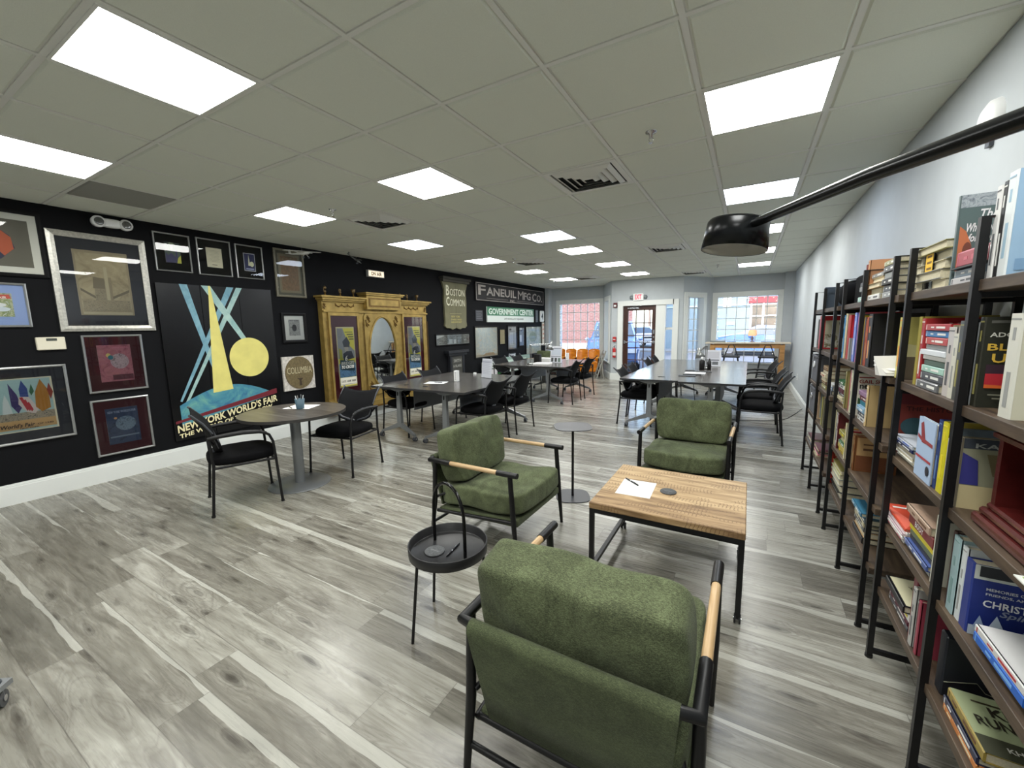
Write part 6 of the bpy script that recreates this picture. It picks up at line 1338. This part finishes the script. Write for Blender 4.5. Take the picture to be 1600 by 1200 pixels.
row('near', 1, 1.715, [('u', .055, .262, .235, (196, 188, 104), (226, 150, 50), [('r', 0, 0, 1, 1, (198, 190, 110)), ('r', 0, 0, 1, .36, (104, 92, 78)), ('p', [(0, .36), (1, .36), (1, .6), (.5, .5), (0, .58)], (206, 200, 150)), ('t', 'MICHAEL', .34, .78, .97, .90, (40, 36, 26)), ('t', 'CONNELLY', .30, .60, .97, .72, (40, 36, 26)), ('r', .3, .3, .9, .42, (120, 50, 40))], 'large yellow thriller book with orange spine at far end, upper shelf, near bookcase'), ('g', .17),
    ('u', .03, .262, .20, (158, 146, 62)), ('u', .035, .255, .20, (160, 34, 38), WH, [('r', 0, 0, 1, 1, (156, 34, 38)), ('t', 'YOU', .3, .84, .8, .93, (230, 226, 220)), ('r', .3, .6, .95, .8, (60, 120, 176))]),
    ('s', .225, [(.03, (96, 98, 100), WH), (.03, (70, 74, 80), WH), (.025, MT, WH), (.02, (70, 96, 84)), (.018, WH), (.02, (214, 220, 226)), (.018, GY), (.026, (176, 60, 54), WH), (.024, (50, 120, 180), WH), (.024, (168, 40, 46), WH)]), 
    ('u', .055, .225, .16, (190, 184, 180), DG), ('u', .035, .205, .16, (206, 204, 190), GY), ('u', .035, .245, .18, (66, 70, 64), OL), ('u', .045, .25, .18, (28, 28, 30), 'STANFORD'), ('u', .025, .24, .18, (206, 210, 214), NV), ('g', .005),
    ('u', .03, .255, .185, (40, 40, 30), OL, [('r', 0, 0, 1, 1, (34, 36, 26)), ('r', .05, .93, .95, .96, (96, 96, 90)), ('t', 'ADOLFO ANAYA', .05, .78, .95, .83, (206, 206, 196)), ('t', 'BLESS ME,', .04, .62, .97, .71, (214, 176, 66)), ('t', 'ULTIMA', .10, .50, .92, .60, (214, 176, 66)), ('r', .05, .22, .95, .48, (52, 30, 44)), ('r', .05, .22, .95, .38, (176, 36, 48)), ('p', [(.05, .22), (.95, .22), (.05, .26)], (206, 96, 40)), ('p', [(.76, .22), (.8, .3), (.84, .22)], (40, 16, 20)), ('r', .1, .14, .9, .155, (120, 120, 104)), ('r', .15, .10, .85, .115, (120, 120, 104))], 'dark paperback with gold title and red sunset picture, upper shelf, near bookcase'),
    ('g', .125), ('u', .06, .262, .22, (206, 206, 196), GY, [('r', 0, 0, 1, 1, (214, 212, 190)), ('r', .35, .84, .8, .85, (150, 148, 130)), ('r', .5, .36, .95, .37, (150, 148, 130)), ('r', .55, .30, .95, .31, (150, 148, 130))], 'thick cream hardback, last on the upper shelf of the near bookcase')])
row('near', 2, 1.66, [('u', .03, .262, .225, (120, 38, 36), None, [('r', 0, 0, 1, 1, (124, 44, 34)), ('r', 0, .8, 1, 1, (96, 26, 30)), ('t', 'THE HISTORY', .1, .70, .9, .77, (70, 20, 22)), ('c', .24, .44, .2, .15, (50, 84, 92)), ('c', .76, .44, .2, .15, (50, 84, 92)), ('c', .5, .42, .06, .12, (96, 100, 50)), ('r', .05, .2, .95, .24, (206, 160, 70))], 'dark red book with two teal roundels, middle shelf of the near bookcase'), ('g', .01),
    ('s', .25, [(.02, (206, 206, 196), None, True), (.018, WH, None, True), (.02, (176, 168, 150)), (.014, NV, WH), (.014, (190, 196, 206), BL)]), ('g', .02),
    ('g', .165),
    ('u', .035, .235, .18, (26, 50, 110), (90, 120, 170)), ('u', .045, .235, .18, (206, 196, 30), YL), ('u', .018, .19, .17, (190, 192, 196)), ('g', .02), ('u', .016, .25, .2, (168, 150, 60), BK), ('u', .02, .235, .2, (110, 124, 134)),
    ('u', .03, .215, .165, (150, 140, 120), (80, 80, 150), [('r', 0, 0, 1, 1, (150, 150, 126)), ('r', 0, .86, 1, 1, (60, 66, 76)), ('t', 'KATE D', .15, .875, .95, .94, (176, 180, 176)), ('p', [(0, .35), (0, .8), (.2, .7), (.24, .35)], (56, 56, 130)), ('r', 0, 0, 1, .34, (196, 182, 140)), ('p', [(.3, .8), (.9, .8), (.9, .5), (.4, .5)], (120, 110, 80))], 'beige and blue paperback beside the dark red stepped wooden box')])
o = book('pale blue face-out book with red aeroplane picture, middle shelf, near bookcase', (XF + .016, 1.335, ZS[2] + .0005), True, .012, .215, .155, (176, 196, 222), None, cover=[('r', 0, 0, 1, 1, (170, 192, 222)), ('p', [(.15, .9), (.3, .95), (.55, .6), (.3, .6)], (140, 50, 56)), ('p', [(.05, .72), (.3, .68), (.95, .66), (.95, .6), (.3, .62), (.05, .66)], (150, 56, 60)), ('r', .05, .33, .95, .37, (170, 60, 66)), ('c', .82, .2, .1, .08, (40, 40, 50))], grp='books on the middle shelf of the near bookcase'); o.rotation_euler = (0, 0, -R90)
t = thing('wooden_display_case', 'dark red stepped wooden display case on the near bookcase', 'display case', (3.44, .76, ZS[2] + .0005)); wd = mat((78, 26, 24), .25, noise=.3, nscale=14, coat=.4, name='polished_red_wood')
a = MB(); a.cbox((0, 0, .015), (.27, .30, .03), .006, wd); a.cbox((0, 0, .04), (.25, .28, .02), .006, wd); a.cbox((0, 0, .058), (.23, .26, .016), .005, wd); a.build('stepped_base', t)
a = MB(); a.bx(-.11, -.09, -.12, .12, .066, .25, wd) if False else a.bx(-.11, .11, .10, .12, .066, .25, wd); a.bx(-.11, .11, -.12, -.10, .066, .25, wd); a.bx(.09, .11, -.10, .10, .066, .25, M_BLACKPL); a.build('case_frame', t)
a = MB(); a.bx(-.12, .12, -.13, .13, .25, .262, wd); a.build('case_top', t)
t = thing('magazine_pile', 'white and green magazines jutting over the edge of the near bookcase shelf', 'magazines', (3.315, .50, ZS[2] + .0005))
for k in range(3): a = MB(); a.bx(-.045 + .01 * k, .10, -.05, .09 - .01 * k, .003 * k, .003 * k + .0028, mat((226, 228, 222), .4) if k != 1 else mat((150, 170, 110), .4)); a.build('magazine', t)
spc = [('r', 0, 0, 1, 1, (206, 72, 44)), ('p', [(0, 0), (.3, .3), (0, .9)], (228, 110, 90)), ('r', .1, .82, .5, .88, (230, 226, 220))]
row('near', 3, 1.66, [('s', .29, [(.010, WH), (.010, PK, WH), (.010, WH), (.010, (222, 200, 206)), (.010, WH), (.010, (206, 72, 44), None, False, spc, 'orange-red spiral booklet on top of a pile, lower shelf, near bookcase')]), ('g', .01),
    ('s', .25, [(.02, GY, WH), (.02, (70, 90, 150), WH), (.02, BK), (.02, (90, 104, 80)), (.025, (222, 208, 36), None, False, [('r', 0, 0, 1, 1, (232, 216, 30))], 'bright yellow book under the red one, lower shelf of the near bookcase'), (.042, (120, 28, 32), 'BODY', False, None, 'dark red thick book on a pile, lower shelf of the near bookcase'), (.03, (176, 150, 130), BR)]), ('g', .0),
    ('u', .028, .235, .16, (200, 200, 184)), ('g', .10), ('u', .02, .24, .17, (70, 50, 46)), ('u', .045, .235, .17, (150, 176, 180), (120, 150, 150)), ('u', .03, .225, .17, (206, 212, 214), GY),
    ('u', .045, .205, .16, (40, 56, 130), None, [('r', 0, 0, 1, 1, (24, 44, 124)), ('r', 0, .80, 1, 1, (200, 206, 200)), ('r', .06, .84, .94, .99, (40, 42, 46)), ('t', 'MEMORIES OF FAMILY', .16, .66, .94, .70, (206, 210, 220)), ('t', 'FRIENDS, AND FAITH', .16, .59, .94, .63, (206, 210, 220)), ('t', 'CHRISTMAS', .14, .43, .97, .53, (236, 238, 242)), ('i', 'Spirit', .35, .31, .8, .42, (150, 160, 190)), ('r', 0, 0, 1, .14, (176, 190, 206)), ('p', [(.05, .12), (.12, .3), (.2, .12)], (150, 170, 200)), ('p', [(.22, .12), (.32, .34), (.44, .12)], (190, 206, 224)), ('p', [(.6, .12), (.7, .3), (.82, .12)], (150, 170, 200)), ('t', 'JOEL OSTEEN', .12, .03, .92, .10, (70, 80, 100))], 'deep blue hardback with snowy trees and large white title, near bookcase'),
    ('g', .05), ('s', .24, [(.018, (62, 46, 40), WH), (.026, (30, 96, 190), (120, 170, 220)), (.02, (206, 206, 206), RD)])])
row('near', 4, 1.56, [('g', .06), ('s', .25, [(.016, DG, WH), (.018, (90, 40, 56), WH), (.03, (222, 222, 220), YL), (.028, BK, None, False, [('r', .05, .03, .97, .97, (196, 192, 160)), ('p', [(.5, .05), (.9, .05), (.9, .4), (.6, .35)], (190, 110, 60)), ('t', 'YOU', .3, .6, .6, .7, (70, 66, 50))], 'cream covered book on top of a pile, bottom shelf of the near bookcase')]), ('g', .01),
    ('u', .04, .245, .18, (110, 36, 48)), ('u', .03, .22, .17, (176, 176, 172), DG), ('u', .025, .19, .15, (30, 26, 26), WH), ('u', .02, .2, .16, (150, 60, 76)), ('g', .21), ('s', .23, [(.02, (206, 130, 70), CR), (.022, (40, 44, 70), WH), (.03, (150, 130, 60), BR, False, [('r', 0, 0, 1, 1, (150, 160, 124)), ('r', 0, 0, 1, .28, (60, 62, 46)), ('r', .2, .84, .9, .87, (60, 54, 36)), ('t', 'KITE', .36, .64, .92, .80, (40, 36, 24)), ('t', 'RUNNER', .12, .44, .98, .60, (40, 36, 24)), ('t', 'KHALED', .3, .10, .8, .17, (200, 200, 190))], 'gold-edged novel titled KITE RUNNER on a pile, bottom shelf, near bookcase')])])
t = thing('storage_box', 'flat black gift box with fine pale ribbon lines, bottom shelf, near bookcase', 'box', (3.435, .975, ZS[4] + .0005)); a = MB(); a.cbox((0, 0, .10), (.25, .045, .20), .004, mat((22, 26, 34), .45)); a.build('box_body', t)
a = MB(FARW); a.tube([(-.12, .05, .024), (-.05, .075, .024), (-.03, .05, .024), (.02, .04, .024), (.12, -.0 + .01, .024)], .0012, mat((150, 150, 130), .5), 5); a.build('ribbon', t)
bpy.context.view_layer.update()
